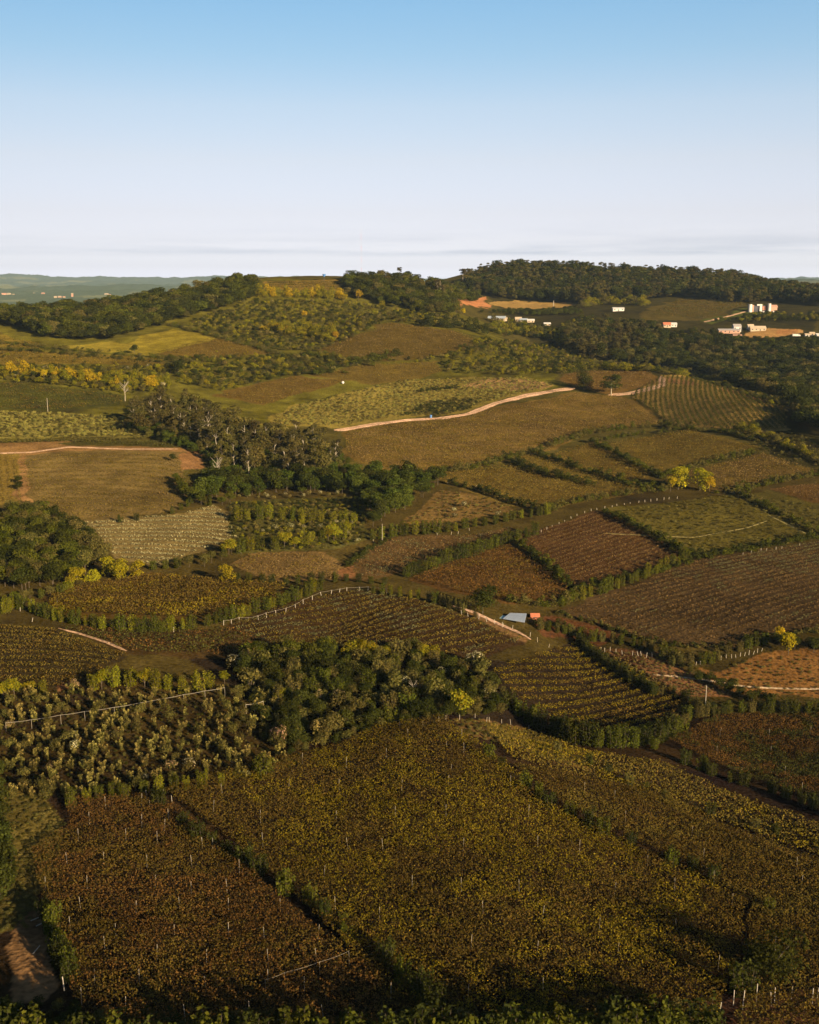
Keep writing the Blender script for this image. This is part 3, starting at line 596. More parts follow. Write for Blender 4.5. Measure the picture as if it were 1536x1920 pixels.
def tree_row(pts, kinds, h, sp, where, look, group, jit=.5, keep=1.0, wide=1.0, vary=.2, name='hedge_tree', cat='tree', rev=False):
    x, y = line_pts(pts, sp); x = x + rng.normal(size=len(x)) * jit; y = y + rng.normal(size=len(y)) * jit; z = height(x, y)
    o = np.argsort(project(x, y, z)[0])
    k = 0; xs = [i for i in o if rng.random() <= keep]
    for i in xs:
        k += 1
        lab = fit(f'{ordn(k)} {look} from the left {where}')
        kd = kinds[rng.integers(len(kinds))]
        tree(0, 0, kd, h * rng.uniform(1 - vary, 1 + vary), name, lab, cat, group, (float(x[i]), float(y[i]), float(z[i])), wide)
    return k
def hedge(pts, pal, h, w, label, dens=9, size=.6, gap=.12, name='hedge', leafcol=None, group=None):
    """a hedgerow seen from afar: one thing, close-set bushes of uneven height along a line"""
    x, y = line_pts(pts, w * .55); K = Cards(); pals = pal if isinstance(pal, (list, tuple)) else [pal]
    for i in range(len(x)):
        if rng.random() < gap: continue
        a = x[i] + rng.normal() * w * .16; c = y[i] + rng.normal() * w * .16; z = float(height(a, c)); hh = h * rng.uniform(.45, 1.4); ww = w * rng.uniform(.65, 1.4)
        L = [(a + rng.normal() * .2 * ww, c + rng.normal() * .2 * ww, z + hh * f, ww * .42 * (1.15 - f * .5), hh * .26) for f in (.3, .55, .78)]
        n = int(dens * hh * ww / size / size * .55) + 8; crown(K, L, n, size, pals[rng.integers(len(pals))], .2)
    o = K.build(name, [MVINE]); tag(o, label, 'hedge', group); return o
def scatter(poly_px, sp, jit=.9):
    """uneven grid of world points inside an outline of the photograph"""
    w = wpoly(poly_px); lo, hi = w.min(0), w.max(0)
    gx, gy = np.meshgrid(np.arange(lo[0], hi[0], sp), np.arange(lo[1], hi[1], sp)); gx = gx.ravel() + rng.uniform(-.5, .5, gx.size) * sp * jit; gy = gy.ravel() + rng.uniform(-.5, .5, gy.size) * sp * jit
    k = inside(gx, gy, w); gx, gy = gx[k], gy[k]; return gx, gy, height(gx, gy)

# stuff: masses nobody could count, instanced from a few shapes kept out of the scene
def mass(name, label, cat, pts, kinds, hmin, hmax, trunks=False, wide=(.9, 1.2)):
    protos = bpy.data.collections.new(name + '_shapes'); hs_ = []
    for kd, wt in kinds:
        for cm_, tm in P[kd][0]:
            if trunks and cm_ is not None:
                c1 = bpy.data.objects.new('a%03d' % len(hs_), cm_); protos.objects.link(c1); hs_.append((P[kd][1], wt))
                # trunks come along as a second instancer slot
            else:
                c1 = bpy.data.objects.new('a%03d' % len(hs_), cm_); protos.objects.link(c1); hs_.append((P[kd][1], wt))
    x, y, z = pts; n = len(x); w = np.array([q[1] for q in hs_], float); w /= w.sum(); idx = rng.choice(len(hs_), n, p=w)
    hh = rng.uniform(hmin, hmax, n) / np.array([q[0] for q in hs_])[idx]
    me = bpy.data.meshes.new(name); me.vertices.add(n); me.vertices.foreach_set('co', np.stack([x, y, z - .1], 1).astype(np.float32).ravel())
    a = me.attributes.new('idx', 'INT', 'POINT'); a.data.foreach_set('value', idx.astype(np.int32))
    wd = hh * rng.uniform(wide[0], wide[1], n)
    a = me.attributes.new('scl', 'FLOAT_VECTOR', 'POINT'); a.data.foreach_set('vector', np.stack([wd, wd, hh], 1).astype(np.float32).ravel())
    a = me.attributes.new('rot', 'FLOAT', 'POINT'); a.data.foreach_set('value', rng.uniform(0, 6.28, n).astype(np.float32))
    me.update(); o = bpy.data.objects.new(name, me); COL.objects.link(o); tag(o, label, cat, kind='stuff')
    g = bpy.data.node_groups.new(name, 'GeometryNodeTree'); g.interface.new_socket('Geometry', in_out='INPUT', socket_type='NodeSocketGeometry'); g.interface.new_socket('Geometry', in_out='OUTPUT', socket_type='NodeSocketGeometry')
    gi = N(g, 'NodeGroupInput'); go = N(g, 'NodeGroupOutput'); ci = N(g, 'GeometryNodeCollectionInfo'); ci.inputs[0].default_value = protos; ci.inputs[1].default_value = True; ci.inputs[2].default_value = True
    m2p = N(g, 'GeometryNodeMeshToPoints'); ip = N(g, 'GeometryNodeInstanceOnPoints'); ip.inputs['Pick Instance'].default_value = True
    LK(g, gi.outputs[0], m2p.inputs[0]); LK(g, m2p.outputs[0], ip.inputs['Points']); LK(g, ci.outputs[0], ip.inputs['Instance'])
    for nm, ty, sk in (('idx', 'INT', 'Instance Index'), ('scl', 'FLOAT_VECTOR', 'Scale')):
        na = N(g, 'GeometryNodeInputNamedAttribute', data_type=ty); na.inputs[0].default_value = nm; LK(g, na.outputs[0], ip.inputs[sk])
    na = N(g, 'GeometryNodeInputNamedAttribute', data_type='FLOAT'); na.inputs[0].default_value = 'rot'; cx = N(g, 'ShaderNodeCombineXYZ'); LK(g, na.outputs[0], cx.inputs[2]); LK(g, cx.outputs[0], ip.inputs['Rotation'])
    LK(g, ip.outputs[0], go.inputs[0]); md = o.modifiers.new('scatter', 'NODES'); md.node_group = g; return o

# ------------------------------------------------------------------ vineyards
VC = {  # leaf colours of vines in autumn
 'russet': [(.150,.078,.030), (.118,.068,.026), (.175,.095,.034), (.085,.066,.024)],
 'olive':  [(.135,.092,.026), (.11,.084,.022), (.165,.115,.028), (.12,.070,.026)],
 'yellow': [(.235,.180,.018), (.18,.14,.018), (.135,.11,.020), (.14,.085,.024)],
 'tan':    [(.20,.135,.068), (.165,.115,.055), (.13,.10,.042), (.22,.16,.085)],
 'ochre':  [(.18,.135,.036), (.15,.118,.030), (.125,.105,.028), (.19,.125,.042)],
 'sage':   [(.145,.140,.085), (.12,.122,.072), (.165,.15,.095), (.12,.125,.062)],
 'silver': [(.40,.37,.26), (.31,.29,.20), (.20,.19,.10), (.48,.44,.33)],
 'ridge':  [(.06,.062,.016), (.075,.072,.018), (.048,.05,.014), (.085,.078,.022)],  # leaves darkened, the rows' shadow is put into this colour
 'darkgr': [(.075,.082,.026), (.095,.095,.03), (.06,.065,.022), (.10,.08,.03)],
 'plum':   [(.17,.105,.056), (.15,.095,.05), (.19,.125,.07), (.12,.095,.045)],
}
def vineyard(px, pal, label, dens, size, h=(1.2, 1.9), row=None, parts=False, pal2=None, where2=None, fill=.0, thick=.36, name='vineyard', bend=0.0, rowname='row_vines', floor=None, clump=.0, tone=1.0):
    """leaf canopy over a plot. row = (pixel a, pixel b, spacing in photograph pixels measured straight down) gives the run of the rows"""
    w = wpoly(px); lo, hi = w.min(0), w.max(0); area = abs(np.sum(w[:, 0] * np.roll(w[:, 1], -1) - w[:, 1] * np.roll(w[:, 0], -1))) / 2
    n = int((hi - lo).prod() * dens); x = rng.uniform(lo[0], hi[0], n); y = rng.uniform(lo[1], hi[1], n)
    k = inside(x + fbm(x / 3, y / 3, 2, 71) * .8, y, w); x, y = x[k], y[k]; rid = None; ph = 0
    if row:
        (ax, ay), (bx, by), spx = row
        gx, gy, _ = ground([ax, bx, (ax + bx) / 2, (ax + bx) / 2 + max(0, -spx)], [ay, by, (ay + by) / 2, (ay + by) / 2 + max(0, spx)])
        d = np.array([gx[1] - gx[0], gy[1] - gy[0]]); d /= np.linalg.norm(d); nn = np.array([-d[1], d[0]])
        spc = abs(np.dot(nn, [gx[3] - gx[2], gy[3] - gy[2]])); LOG.append((label[:40], round(float(spc),2), int(area), [round(float(q),2) for q in d]))
        c0 = w.mean(0); al = (x - c0[0]) * d[0] + (y - c0[1]) * d[1]; ac = (x - c0[0]) * nn[0] + (y - c0[1]) * nn[1]
        ph = ac / spc + bend * (al / 50) ** 2 / spc * 10 + fbm(al / 25, ac / 25, 2, 5) * .12; rid = np.round(ph); off = ph - rid
        keepp = np.exp(-(off / (thick * .5)) ** 2 * .9) + fill; k = rng.random(len(x)) < keepp
        x, y, rid, off = x[k], y[k], rid[k], off[k]
    if clump:
        k = rng.random(len(x)) < 1 - clump * (fbm(x / 1.6, y / 1.6, 2, 81) > .12); x, y = x[k], y[k]
        if rid is not None: rid, off = rid[k], off[k]
    z = height(x, y); n = len(x)
    bumps = fbm(x / 2.2, y / 2.2, 3, 91) * .5
    if row and thick < .7: hz = rng.uniform(.1, 1, n) ** .7 * h[1] * np.exp(-(off / .5) ** 2) * (1 + bumps * .4)
    elif row: hz = rng.uniform(.6, 1, n) * h[1] * np.exp(-(off / .8) ** 2) + bumps * .8
    else: hz = rng.uniform(h[0], h[1], n) + bumps
    Pp = np.stack([x, y, z + hz], 1)
    nr = rng.normal(size=(n, 3)) * .6 + [.12, -.1, .8]
    A = np.array(VC[pal]); ci = rng.choice(len(A), n, p=(.35, .3, .2, .15)); C = A[ci]
    if pal2:
        f = fbm(x / 9, y / 9, 3, 15) * 1.3 + fbm(x / 2.5, y / 2.5, 2, 16) * .6
        if where2 is not None: f = f + where2(x, y)
        B = np.array(VC[pal2])[ci]; m = (f + rng.normal(size=n) * .15 > .12); C = np.where(m[:, None], B, C)
    C = C * tone * rng.uniform(.7, 1.3, (n, 1)) * (1 + fbm(x / 12, y / 12, 3, 33) * .3)[:, None]
    sz = size * rng.uniform(.6, 1.4, n)
    if parts and rid is not None:
        root = empty(name, (float(w[:, 0].mean()), float(w[:, 1].mean()), float(height(*w.mean(0))))); org = np.array(root.location); tag(root, label, 'vineyard')
        ids, cnt = np.unique(rid, return_counts=True); ids = ids[cnt > 25]
        for r_ in ids[:100]:
            m = rid == r_; K = Cards(); K.add(Pp[m] - org, nr[m], sz[m], C[m]); K.build(rowname, [MVINE], root)
        return root
    K = Cards(); K.add(Pp, nr, sz, C); 
    if floor:
        root = empty(name, (float(w[:, 0].mean()), float(w[:, 1].mean()), float(height(*w.mean(0))))); org = np.array(root.location); tag(root, label, 'vineyard')
        K.v = [v - org for v in K.v]; K.build('vine_canopy', [MVINE], root)
        px_, py_, ph_ = floor; gx, gy, gz = scatter(px, px_, .5); m = rng.random(len(gx)) < min(1, 96 / max(1, len(gx))); 
        for a, c, e_ in zip(gx[m], gy[m], gz[m]):
            T = Cards(); l1, l2 = rng.normal(size=2) * .12; T.tube([[0, 0, -.2], [l1, l2, ph_ * rng.uniform(.85, 1.15)]], [py_, py_ * .9], 0, 5); T.build('vine_post', [MPOST], root, (a - org[0], c - org[1], e_ - org[2]))
        return root
    o = K.build(name, [MVINE]); tag(o, label, 'vineyard'); return o
# ------------------------------------------------------------------ plots of vines, near to far
V = vineyard
def spot(x, y, px, py, r):
    gx, gy, _ = ground([px], [py]); return np.exp(-((x - gx[0]) ** 2 + (y - gy[0]) ** 2) / (2 * r * r))
V([(130,1505),(300,1500),(430,1600),(560,1725),(700,1835),(790,1960),(150,1960),(130,1800),(75,1680),(60,1600),(125,1560)], 'russet',
  'large russet vineyard plot at the bottom left beside the earth pit', 26, .26, (1.1, 2.0), tone=.86, pal2='olive', clump=.45, where2=lambda x, y: -.10, floor=(8, .032, 2.5))
V([(310,1490),(450,1445),(640,1405),(700,1372),(830,1352),(960,1450),(1060,1535),(1250,1624),(1400,1700),(1385,1800),(1330,1960),(800,1960),(600,1735),(440,1590)], 'olive',
  'largest foreground vineyard, brown with yellow green patches, running down from the knoll crest', 26, .26, (1.1, 2.0), tone=.86, pal2='yellow',
  clump=.45, where2=lambda x, y: -.52 + .80 * spot(x, y, 1130, 1640, 30) + .55 * spot(x, y, 640, 1480, 20) + .3 * spot(x, y, 930, 1480, 22), floor=(12, .032, 2.5))
V([(960,1440),(1070,1460),(1250,1500),(1340,1550),(1700,1680),(1700,1960),(1380,1960),(1385,1850),(1392,1790),(1408,1704),(1250,1610),(1060,1520)], 'olive',
  'foreground vineyard to the right of the shaded hedge line, dull brown and green', 24, .265, (1.0, 1.9), tone=.86, pal2='ochre', where2=lambda x, y: -.05, floor=(12, .032, 2.5))
V([(900,1360),(1000,1375),(1090,1412),(1240,1432),(1340,1480),(1700,1610),(1700,1670),(1340,1543),(1230,1496),(1060,1452),(960,1430)], 'ochre',
  'long narrow vineyard strip between the two hedge lines right of the knoll', 8, .36, (.7, 1.4), pal2='yellow', where2=lambda x, y: -.12)
V([(1250,1395),(1345,1348),(1700,1345),(1700,1560),(1536,1505),(1400,1465)], 'russet',
  'dark brown vineyard below the utility pole at the right edge', 18, .28, (1.1, 1.9), tone=.86, pal2='darkgr', where2=lambda x, y: .02, floor=(13, .032, 2.5))
V([(925,1256),(1080,1207),(1125,1217),(1290,1312),(1240,1372),(1100,1382),(960,1304)], 'yellow',
  'yellow green vineyard with wavy rows below the pink dry plot', 16, .36, (.5, 1.25), row=((1000,1290),(1200,1262),13.5), parts=True, thick=.36, pal2='olive', where2=lambda x, y: -.1)
V([(430,1174),(560,1132),(660,1107),(760,1117),(850,1148),(985,1200),(900,1233),(700,1216),(520,1216)], 'ochre',
  'hill-crest vineyard with dark parallel rows left of the bluish metal roof', 11, .38, (.5, 1.05), row=((760,1190),(900,1158),12.5), parts=True, thick=.36, pal2='sage')
V([(1055,1150),(1300,1054),(1536,1017),(1700,1000),(1700,1200),(1536,1180),(1440,1188),(1380,1213),(1290,1210),(1150,1180)], 'sage',
  'wide grey brown vineyard with fine rows at the right edge', 8, .38, (.5, .95), row=((1150,1150),(1350,1098),9.5), parts=True, thick=.36, pal2='plum', where2=lambda x, y: np.clip((470 - y) / 60, -.8, 1.2) - .5)
V([(955,1012),(1120,962),(1150,967),(1292,1048),(1208,1080),(1080,1105)], 'plum',
  'reddish brown square vineyard with fine rows in the middle of the valley', 7, .42, (.5, .85), row=((1050,1060),(1180,1018),8.5), parts=True, thick=.36)
V([(775,1086),(860,1050),(955,1024),(1068,1103),(1040,1130),(950,1128),(850,1108)], 'russet',
  'brown vineyard behind the large round dark tree', 3.6, .46, (.8, 1.6), pal2='olive', row=((850,1090),(1000,1060),9), thick=.7, fill=.2)
V([(-60,1167),(100,1182),(238,1228),(140,1286),(-60,1293)], 'ochre',
  'olive brown vineyard with faint rows at the left edge below the dirt path', 12, .36, (.7, 1.15), row=((20,1240),(160,1245),12), parts=True, thick=.4, pal2='olive')
V([(100,1108),(290,1082),(540,1100),(515,1125),(360,1163),(90,1150)], 'olive',
  'golden brown vineyard bordered by hedge trees on the left', 4.2, .50, (1.2, 2.0), pal2='yellow', where2=lambda x, y: -.25)
V([(120,1180),(300,1184),(440,1180),(535,1213),(420,1232),(245,1222)], 'darkgr',
  'dark olive vineyard strip right of the dirt path', 2.6, .48, (.5, 1.3), pal2='russet')
V([(115,985),(130,980),(345,964),(400,948),(420,962),(446,1010),(380,1030),(290,1062),(215,1043),(190,1013)], 'silver',
  'pale silvery terraced plot with curved rows below the brown hill field', 6, .46, (.4, .8), row=((220,1010),(330,1010),8), parts=True, thick=.32, bend=1.3)
V([(38,862),(120,850),(335,850),(350,900),(343,932),(320,952),(160,975),(75,952),(44,900)], 'ochre',
  'tan brown hillside vineyard with faint curved rows below the dirt track', 2.6, .48, (.4, .7), pal2='tan', where2=lambda x, y: -.2, row=((120,910),(260,912),9), thick=.42, fill=.12, bend=.9)
V([(-60,852),(34,856),(38,900),(52,942),(-60,940)], 'ochre',
  'small green vineyard with upright rows at the left edge', 3.0, .5, (.6, 1.8), row=((2,860),(8,940),-14), parts=True, thick=.35)
V([(432,1062),(470,1040),(600,1037),(638,1062),(636,1086),(500,1086)], 'tan', 'small dusty brown plot right of the yellow green tree', 2.0, .45, (.3, .8), pal2='ochre')
V([(640,1068),(720,1015),(900,1002),(960,990),(860,1038),(760,1068),(700,1085)], 'plum', 'clod-rough brown plot with thinned vines beside the valley bend', 2.0, .5, (.3, 1.2), pal2='sage', clump=.8)
V([(652,810),(720,796),(860,783),(1080,738),(1160,742),(1240,796),(1100,815),(1000,855),(820,885),(700,880),(648,845)], 'tan',
  'big brown vineyard on the hillside below the curving dirt track', 1.6, .6, (.6, 1.0), row=((700,840),(850,832),6), thick=.5, fill=.5, pal2='ochre', where2=lambda x, y: .1)
V([(825,890),(960,872),(1205,920),(1060,948),(960,948),(842,904)], 'ochre', 'ochre vineyard above the brown plot with white bushes', 1.6, .55, (.8, 1.5), pal2='olive')
V([(955,860),(1000,857),(1210,913),(1195,920),(1080,901)], 'ochre', 'thin ochre vineyard wedge between two dark hedges', 1.4, .55, (.8, 1.5))
V([(1018,858),(1120,828),(1226,888),(1195,910),(1100,889)], 'ochre', 'ochre vineyard left of the hedge that runs to the two golden trees', 1.4, .58, (.8, 1.5), pal2='olive')
V([(1144,832),(1290,808),(1418,839),(1235,884)], 'olive', 'four-sided olive vineyard above the two golden trees', 1.3, .58, (.8, 1.5), pal2='ochre')
V([(1280,888),(1430,851),(1536,884),(1345,921)], 'tan', 'brown vineyard right of the two golden trees', 1.3, .58, (.8, 1.5), pal2='ochre')
V([(1455,920),(1600,898),(1600,955),(1536,943)], 'plum', 'reddish corner vineyard at the right edge above the streaky meadow', 1.4, .55, (.8, 1.5))
V([(1182,742),(1242,705),(1300,710),(1330,716),(1360,728),(1470,760),(1474,804),(1410,810),(1255,794)], 'ridge',
  'ridge vineyard with bold upright rows beside the two round pines', 9.0, .6, (.5, 2.2), row=((1330,735),(1358,800),-11), parts=True, thick=.42, bend=-.12)
V([(1055,706),(1100,696),(1220,699),(1233,720),(1152,736),(1088,728)], 'tan', 'brown hilltop vineyard behind the two round pines', .8, .65, (.8, 1.4), pal2='ochre')
V([(410,742),(540,710),(652,713),(558,742),(500,760)], 'olive', 'smooth olive brown vineyard right of the tall tree grove', .8, .65, (.8, 1.4), pal2='ochre')
V([(584,704),(700,682),(818,681),(832,697),(700,720),(642,711)], 'olive', 'olive vineyard behind the white water tank', .8, .65, (.8, 1.4), pal2='ochre')
V([(606,654),(730,606),(850,620),(892,635),(833,666),(760,673),(642,670)], 'olive', 'rounded brown vineyard in the middle of the far slope', .6, .75, (.8, 1.4), pal2='tan')
V([(292,661),(400,634),(438,641),(512,664),(380,670)], 'olive', 'brown vineyard right of the bright yellow meadow', .6, .75, (.8, 1.4), pal2='ochre')
V([(500,541),(502,529),(648,526),(653,544)], 'ridge', 'terraced vineyard on the hilltop skyline', 1.6, .8, (.5, 1.2), row=((520,536),(620,535),4.5), parts=True, thick=.5)
V([(1215,590),(1282,558),(1380,562),(1396,570),(1350,588),(1320,598)], 'olive', 'far brown vineyard left of the white towered house', .4, .9, (.6, 1.3), pal2='darkgr')
V([(-60,714),(90,724),(228,743),(230,757),(110,770),(-60,764)], 'darkgr', 'dark green vineyard at the left edge with a thin pole', 1.1, .62, (.8, 1.5), pal2='olive')
V([(-60,620),(60,641),(100,654),(-60,651)], 'ochre', 'ochre strip at the left edge under the dark wood', .5, .75, (.6, 1.2))
V([(-60,657),(100,662),(296,673),(296,682),(-60,682)], 'ochre', 'long ochre vineyard strip above the yellow green trees on the left', .5, .75, (.6, 1.2))
V([(112,832),(250,828),(395,831),(392,838),(330,839)], 'darkgr', 'narrow dark vineyard strip above the brown hillside field', 1.4, .55, (.6, 1.4))
# ------------------------------------------------------------------ dirt roads and paths, laid on the land
def strip(name, pts, width, m, lift=.12, label=None, cat=None):
    d = dense(pts, 5); x, y, z = ground(d[:, 0], d[:, 1]); s = np.concatenate([[0], np.cumsum(np.hypot(np.diff(x), np.diff(y)))])
    q = np.arange(0, s[-1], 1.2); x, y = np.interp(q, s, x), np.interp(q, s, y)
    for _ in range(6): x[1:-1] = (x[:-2] + x[2:] + x[1:-1] * 2) / 4; y[1:-1] = (y[:-2] + y[2:] + y[1:-1] * 2) / 4
    tx, ty = np.gradient(x), np.gradient(y); l = np.hypot(tx, ty) + 1e-6; nx, ny = -ty / l, tx / l
    k = np.linspace(-.5, .5, 7); ws = width * (1 + .25 * fbm(q / 7, q * 0, 2, 3)) * np.clip(np.minimum(q + 2, s[-1] - q + 2) / 8, .3, 1)
    X = x[:, None] + nx[:, None] * k * ws[:, None]; Y = y[:, None] + ny[:, None] * k * ws[:, None]
    Z = height(X, Y) + lift * (1 - (np.abs(k) * 2) ** 4)[None]
    base = np.array(m) * LEAFK * .95; C = np.empty(X.shape + (3,)); C[:] = base
    C *= (1 + .35 * fbm(X / 1.1, Y / 1.1, 3, 4) + .35 * fbm(X / 6, Y / 6, 2, 8))[..., None]
    if width > 4:
        C[:, 3] = C[:, 3] * .45 + np.array([.10, .09, .03]) * LEAFK * .5 + 0 * C[:, 3]; C[:, 0] = C[:, 0] * .6 + np.array([.04, .035, .012]) * .5; C[:, -1] = C[:, -1] * .6 + np.array([.04, .035, .012]) * .5
    o = grid_mesh(name, X, Y, Z, C, MGROUND); tag(o, label, cat, kind='structure'); return o
strip('dirt_track', [(630,808),(700,796),(760,788),(830,784),(880,776),(930,756),(990,741),(1050,731),(1078,728)], 9, (.44,.275,.185), .25)
strip('dirt_track', [(1140,741),(1180,738),(1215,730),(1243,722),(1240,706)], 7, (.44,.275,.185), .25)
strip('dirt_track', [(-60,852),(60,848),(130,838),(230,842),(335,842)], 3.0, (.32,.21,.14), .2)
strip('dirt_path', [(110,1178),(150,1188),(200,1204),(240,1222)], 1.5, (.30,.19,.12), .1)
strip('dirt_path', [(850,1136),(890,1148),(940,1172),(975,1186),(1000,1202)], 2.0, (.42,.27,.19), .15)
strip('dirt_path', [(1225,1265),(1265,1268),(1330,1276),(1400,1288),(1470,1291),(1700,1293)], 1.2, (.50,.37,.24), .12)
strip('driveway', [(1320,604),(1370,592),(1405,582)], 5, (.44,.275,.185), .2)
strip('pale_track', [(1130,1000),(1300,1008),(1400,990),(1440,976)], 1.2, (.22,.18,.07), .1)
strip('pale_track', [(1440,965),(1480,985),(1530,1010)], 1.2, (.24,.20,.08), .1)

# ------------------------------------------------------------------ single trees
T1 = tree
T1(905,1150,'dome',10,label='large round dark green tree casting a shadow beside the brown vineyard',wide=1.05)
T1(1448,1835,'dome',9,label='big dark tree in the lower right corner with a black shadow to its left',wide=1.0)
T1(1395,1868,'hedge_dark',6,label='slim dark tree just left of the big lower right tree')
T1(1095,730,'dome',17,label='dense round tree at the end of the curving dirt track, left of the pine')
T1(1146,742,'pine',18,'pine_tree','broad crowned pine with a bare pale trunk beside the ridge rows','pine tree',wide=1.15)
for px, py, h, kd, lb in [
 (145,1102,8.5,'broad_sun','leftmost golden yellow tree of the cluster below the left wood'),
 (175,1096,6.5,'broad_sun','low golden tree second in the cluster below the left wood'),
 (205,1080,8.5,'broad_sun','yellow green tree behind the middle of the golden cluster'),
 (226,1090,8.5,'broad_sun','bright golden tree at the middle of the cluster beside the pale terraces'),
 (256,1085,7.0,'broad_sun','rightmost yellow green tree of the golden cluster'),
 (425,1092,7.5,'broad_sun','round yellow green tree between the pale terraces and the gold vineyard'),
 (1272,918,14.0,'broad_sun','taller left golden tree of the pair between the valley vineyards'),
 (1257,921,8,'broad_gold','small golden tree leaning on the left golden tree of the pair'),
 (1312,920,13.0,'broad_sun','wide golden tree on the right of the pair between the valley vineyards'),
 (1330,922,9.0,'broad_gold','small golden tree at the right foot of the wide golden tree'),
 (1478,1228,7.5,'broad_gold','round orange yellow tree standing alone above the tan meadow'),
 (1461,1200,5,'broad_gold','small orange yellow tree behind the round one above the tan meadow'),
 (862,1345,8.0,'broad_lime','bright yellow green tree at the knoll crest before the dark thicket'),
 (890,1340,5.0,'broad_olive','dull olive tree right of the bright yellow green crest tree'),
 (525,1322,5.0,'broad_lime','small pointed yellow tree among the dark thicket'),
 (672,564,13,'broad_gold','bright yellow tree below the dark knoll wood'),
 (646,566,9,'broad_gold','small yellow tree left of the bright one below the knoll wood'),
 (716,580,11,'broad_lime','yellow green tree right of the bright one below the knoll wood'),
 (571,598,9,'broad_gold','small yellow tree alone in the upper scrub slope'),
 (630,640,10,'broad_gold','orange yellow tree at the right end of the upper tree row'),
 (856,588,12,'broad_gold','orange pointed tree beside the orange earth cut'),
 (868,592,9,'broad_gold','low golden tree at the foot of the orange pointed tree'),
 (83,712,9,'broad_gold','left of two golden trees standing in the far left tree belt'),
 (104,712,8,'broad_gold','right of two golden trees standing in the far left tree belt'),
 (288,722,9,'broad_gold','golden tree at the end of the far left belt by the grove'),
 (252,664,9,'broad_dark','lone dark round tree in front of the bright yellow meadow'),
 (334,705,14,'broad_dark','tall dark tree at the top end of the grove above the strips'),
 (320,700,9,'broad_dark','dark tree just left of the tall one above the grove'),
 (325,866,4.5,'broad_dark','small dark round tree at the right edge of the tan field'),
 (36,920,5,'broad_dark','lower of two round bushes at the left edge of the tan field'),
 (34,908,5,'broad_dark','upper of two round bushes at the left edge of the tan field'),
 (1427,582,9,'broad_lime','yellow tree below the towered white house'),
 ]:
    T1(px,py,kd,h,label=lb)
bt = [(235,752,14,'pale bare tree at the left end of the tall grove'),(390,830,16,'pale bare tree inside the tall grove'),(408,905,13,'white forked bare tree near the foot of the grove'),
      (775,1312,5,'pale bare tree in the middle of the dark thicket')]
for px,py,h,lb in bt: T1(px,py,'bare',h,'bare_tree',lb)
# white grey trees on the skyline
for px,py,h,kd,lb in [(748,527,17,'euc','pale tall tree on top of the dark knoll'),(820,560,22,'euc','thin tall tree on the skyline saddle'),(826,560,24,'euc','second thin tall tree on the skyline saddle'),
   (868,540,30,'euc','left of two spiky trees left of the long hill wood'),(877,538,30,'euc','right of two spiky trees left of the long hill wood'),(172,590,17,'broad_dark','lone tree standing above the dark left wood on the skyline')]:
    T1(px,py,kd,h,label=lb)

# round dark bushes along the pale sand path
for i,(px,py) in enumerate([(1311,1280),(1330,1282),(1352,1293),(1370,1297),(1386,1308),(1409,1317),(1426,1316),(1443,1322),(1316,1276),(1365,1300)]):
    T1(px,py,'broad_dark',3.6 if i < 8 else 2.6,'round_bush',f'{ordn(i+1)} round dark bush along the pale sand path counted downhill' if i<8 else ['small dark bush beside the uppermost round one','small dark bush beneath the middle round ones'][i-8],'bush','round dark bushes by the sand path',wide=1.2)

# ------------------------------------------------------------------ rows of hedge trees one can tell apart
R_ = tree_row; HG = 'hedge trees along the vineyard edges'
R_([(288,1500),(345,1552),(385,1580),(440,1612),(520,1665),(600,1712),(650,1750),(700,1790),(760,1850),(820,1900)],['hedge_green','hedge_dark','hedge_dark'],3.9,4.8,'on the boundary of the two foreground vineyards','dark bushy tree',HG,keep=.85,vary=.35,name='boundary_bush')
R_([(128,1512),(180,1500),(240,1492),(330,1484),(410,1472)],['hedge_green','hedge_bright'],3.6,2.9,'between the scrub plot and the russet vineyard','green stemmy tree',HG,keep=.85,name='stemmy_tree')
tree(495,1460,'hedge_green',5.5,'hedge_tree','large fan shaped green bush right of the scrub plot edge','tree',HG,wide=1.2)
R_([(-40,2000),(200,2000),(500,2000),(800,1995),(1000,1990),(1310,1975)],['hedge_dark','hedge_green','hedge_green'],7.0,2.9,'in the row cut by the bottom border','upright green tree',HG,wide=1.1,name='stemmy_tree')
R_([(86,1720),(100,1760),(118,1800),(128,1840)],['hedge_green','hedge_dark'],3.6,2.6,'down the right side of the earth pit','green tree',HG)
R_([(-40,1900),(10,1935),(60,1970),(150,1985),(220,1990)],['broad_dark','hedge_dark'],4.6,4.2,'in the dark bottom left corner','dark tree',HG)
R_([(905,1408),(960,1462),(1010,1498),(1060,1532),(1130,1565),(1200,1598),(1260,1622),(1330,1655),(1390,1690),(1440,1715)],['hedge_green','hedge_dark'],3.8,4.2,'along the long shaded hedge line right of the main vineyard','low dark tree',HG,keep=.8,vary=.3,name='low_tree')
R_([(1050,1415),(1130,1448),(1200,1482),(1290,1512),(1370,1545),(1536,1595)],['hedge_dark','hedge_olive'],2.8,4.4,'on the thin upper hedge line right of the knoll','low bushy tree',HG,keep=.75,vary=.3,name='low_tree')
R_([(1230,1405),(1300,1440),(1370,1465),(1440,1485),(1536,1520),(1600,1545)],['hedge_dark','hedge_green'],3.6,3.6,'below the dark brown vineyard by the utility pole','dark hedge tree',HG,keep=.9)
R_([(950,1330),(990,1355),(1030,1378),(1080,1396),(1140,1402),(1190,1400),(1240,1392),(1275,1375)],['hedge_green','hedge_dark'],6.2,3.0,'below the yellow green vineyard','dense green tree',HG)
R_([(1240,1390),(1290,1352),(1350,1340),(1430,1335),(1536,1340),(1600,1345)],['hedge_green','hedge_dark','hedge_olive'],4.2,3.0,'above the dark brown vineyard by the utility pole','green tree',HG)
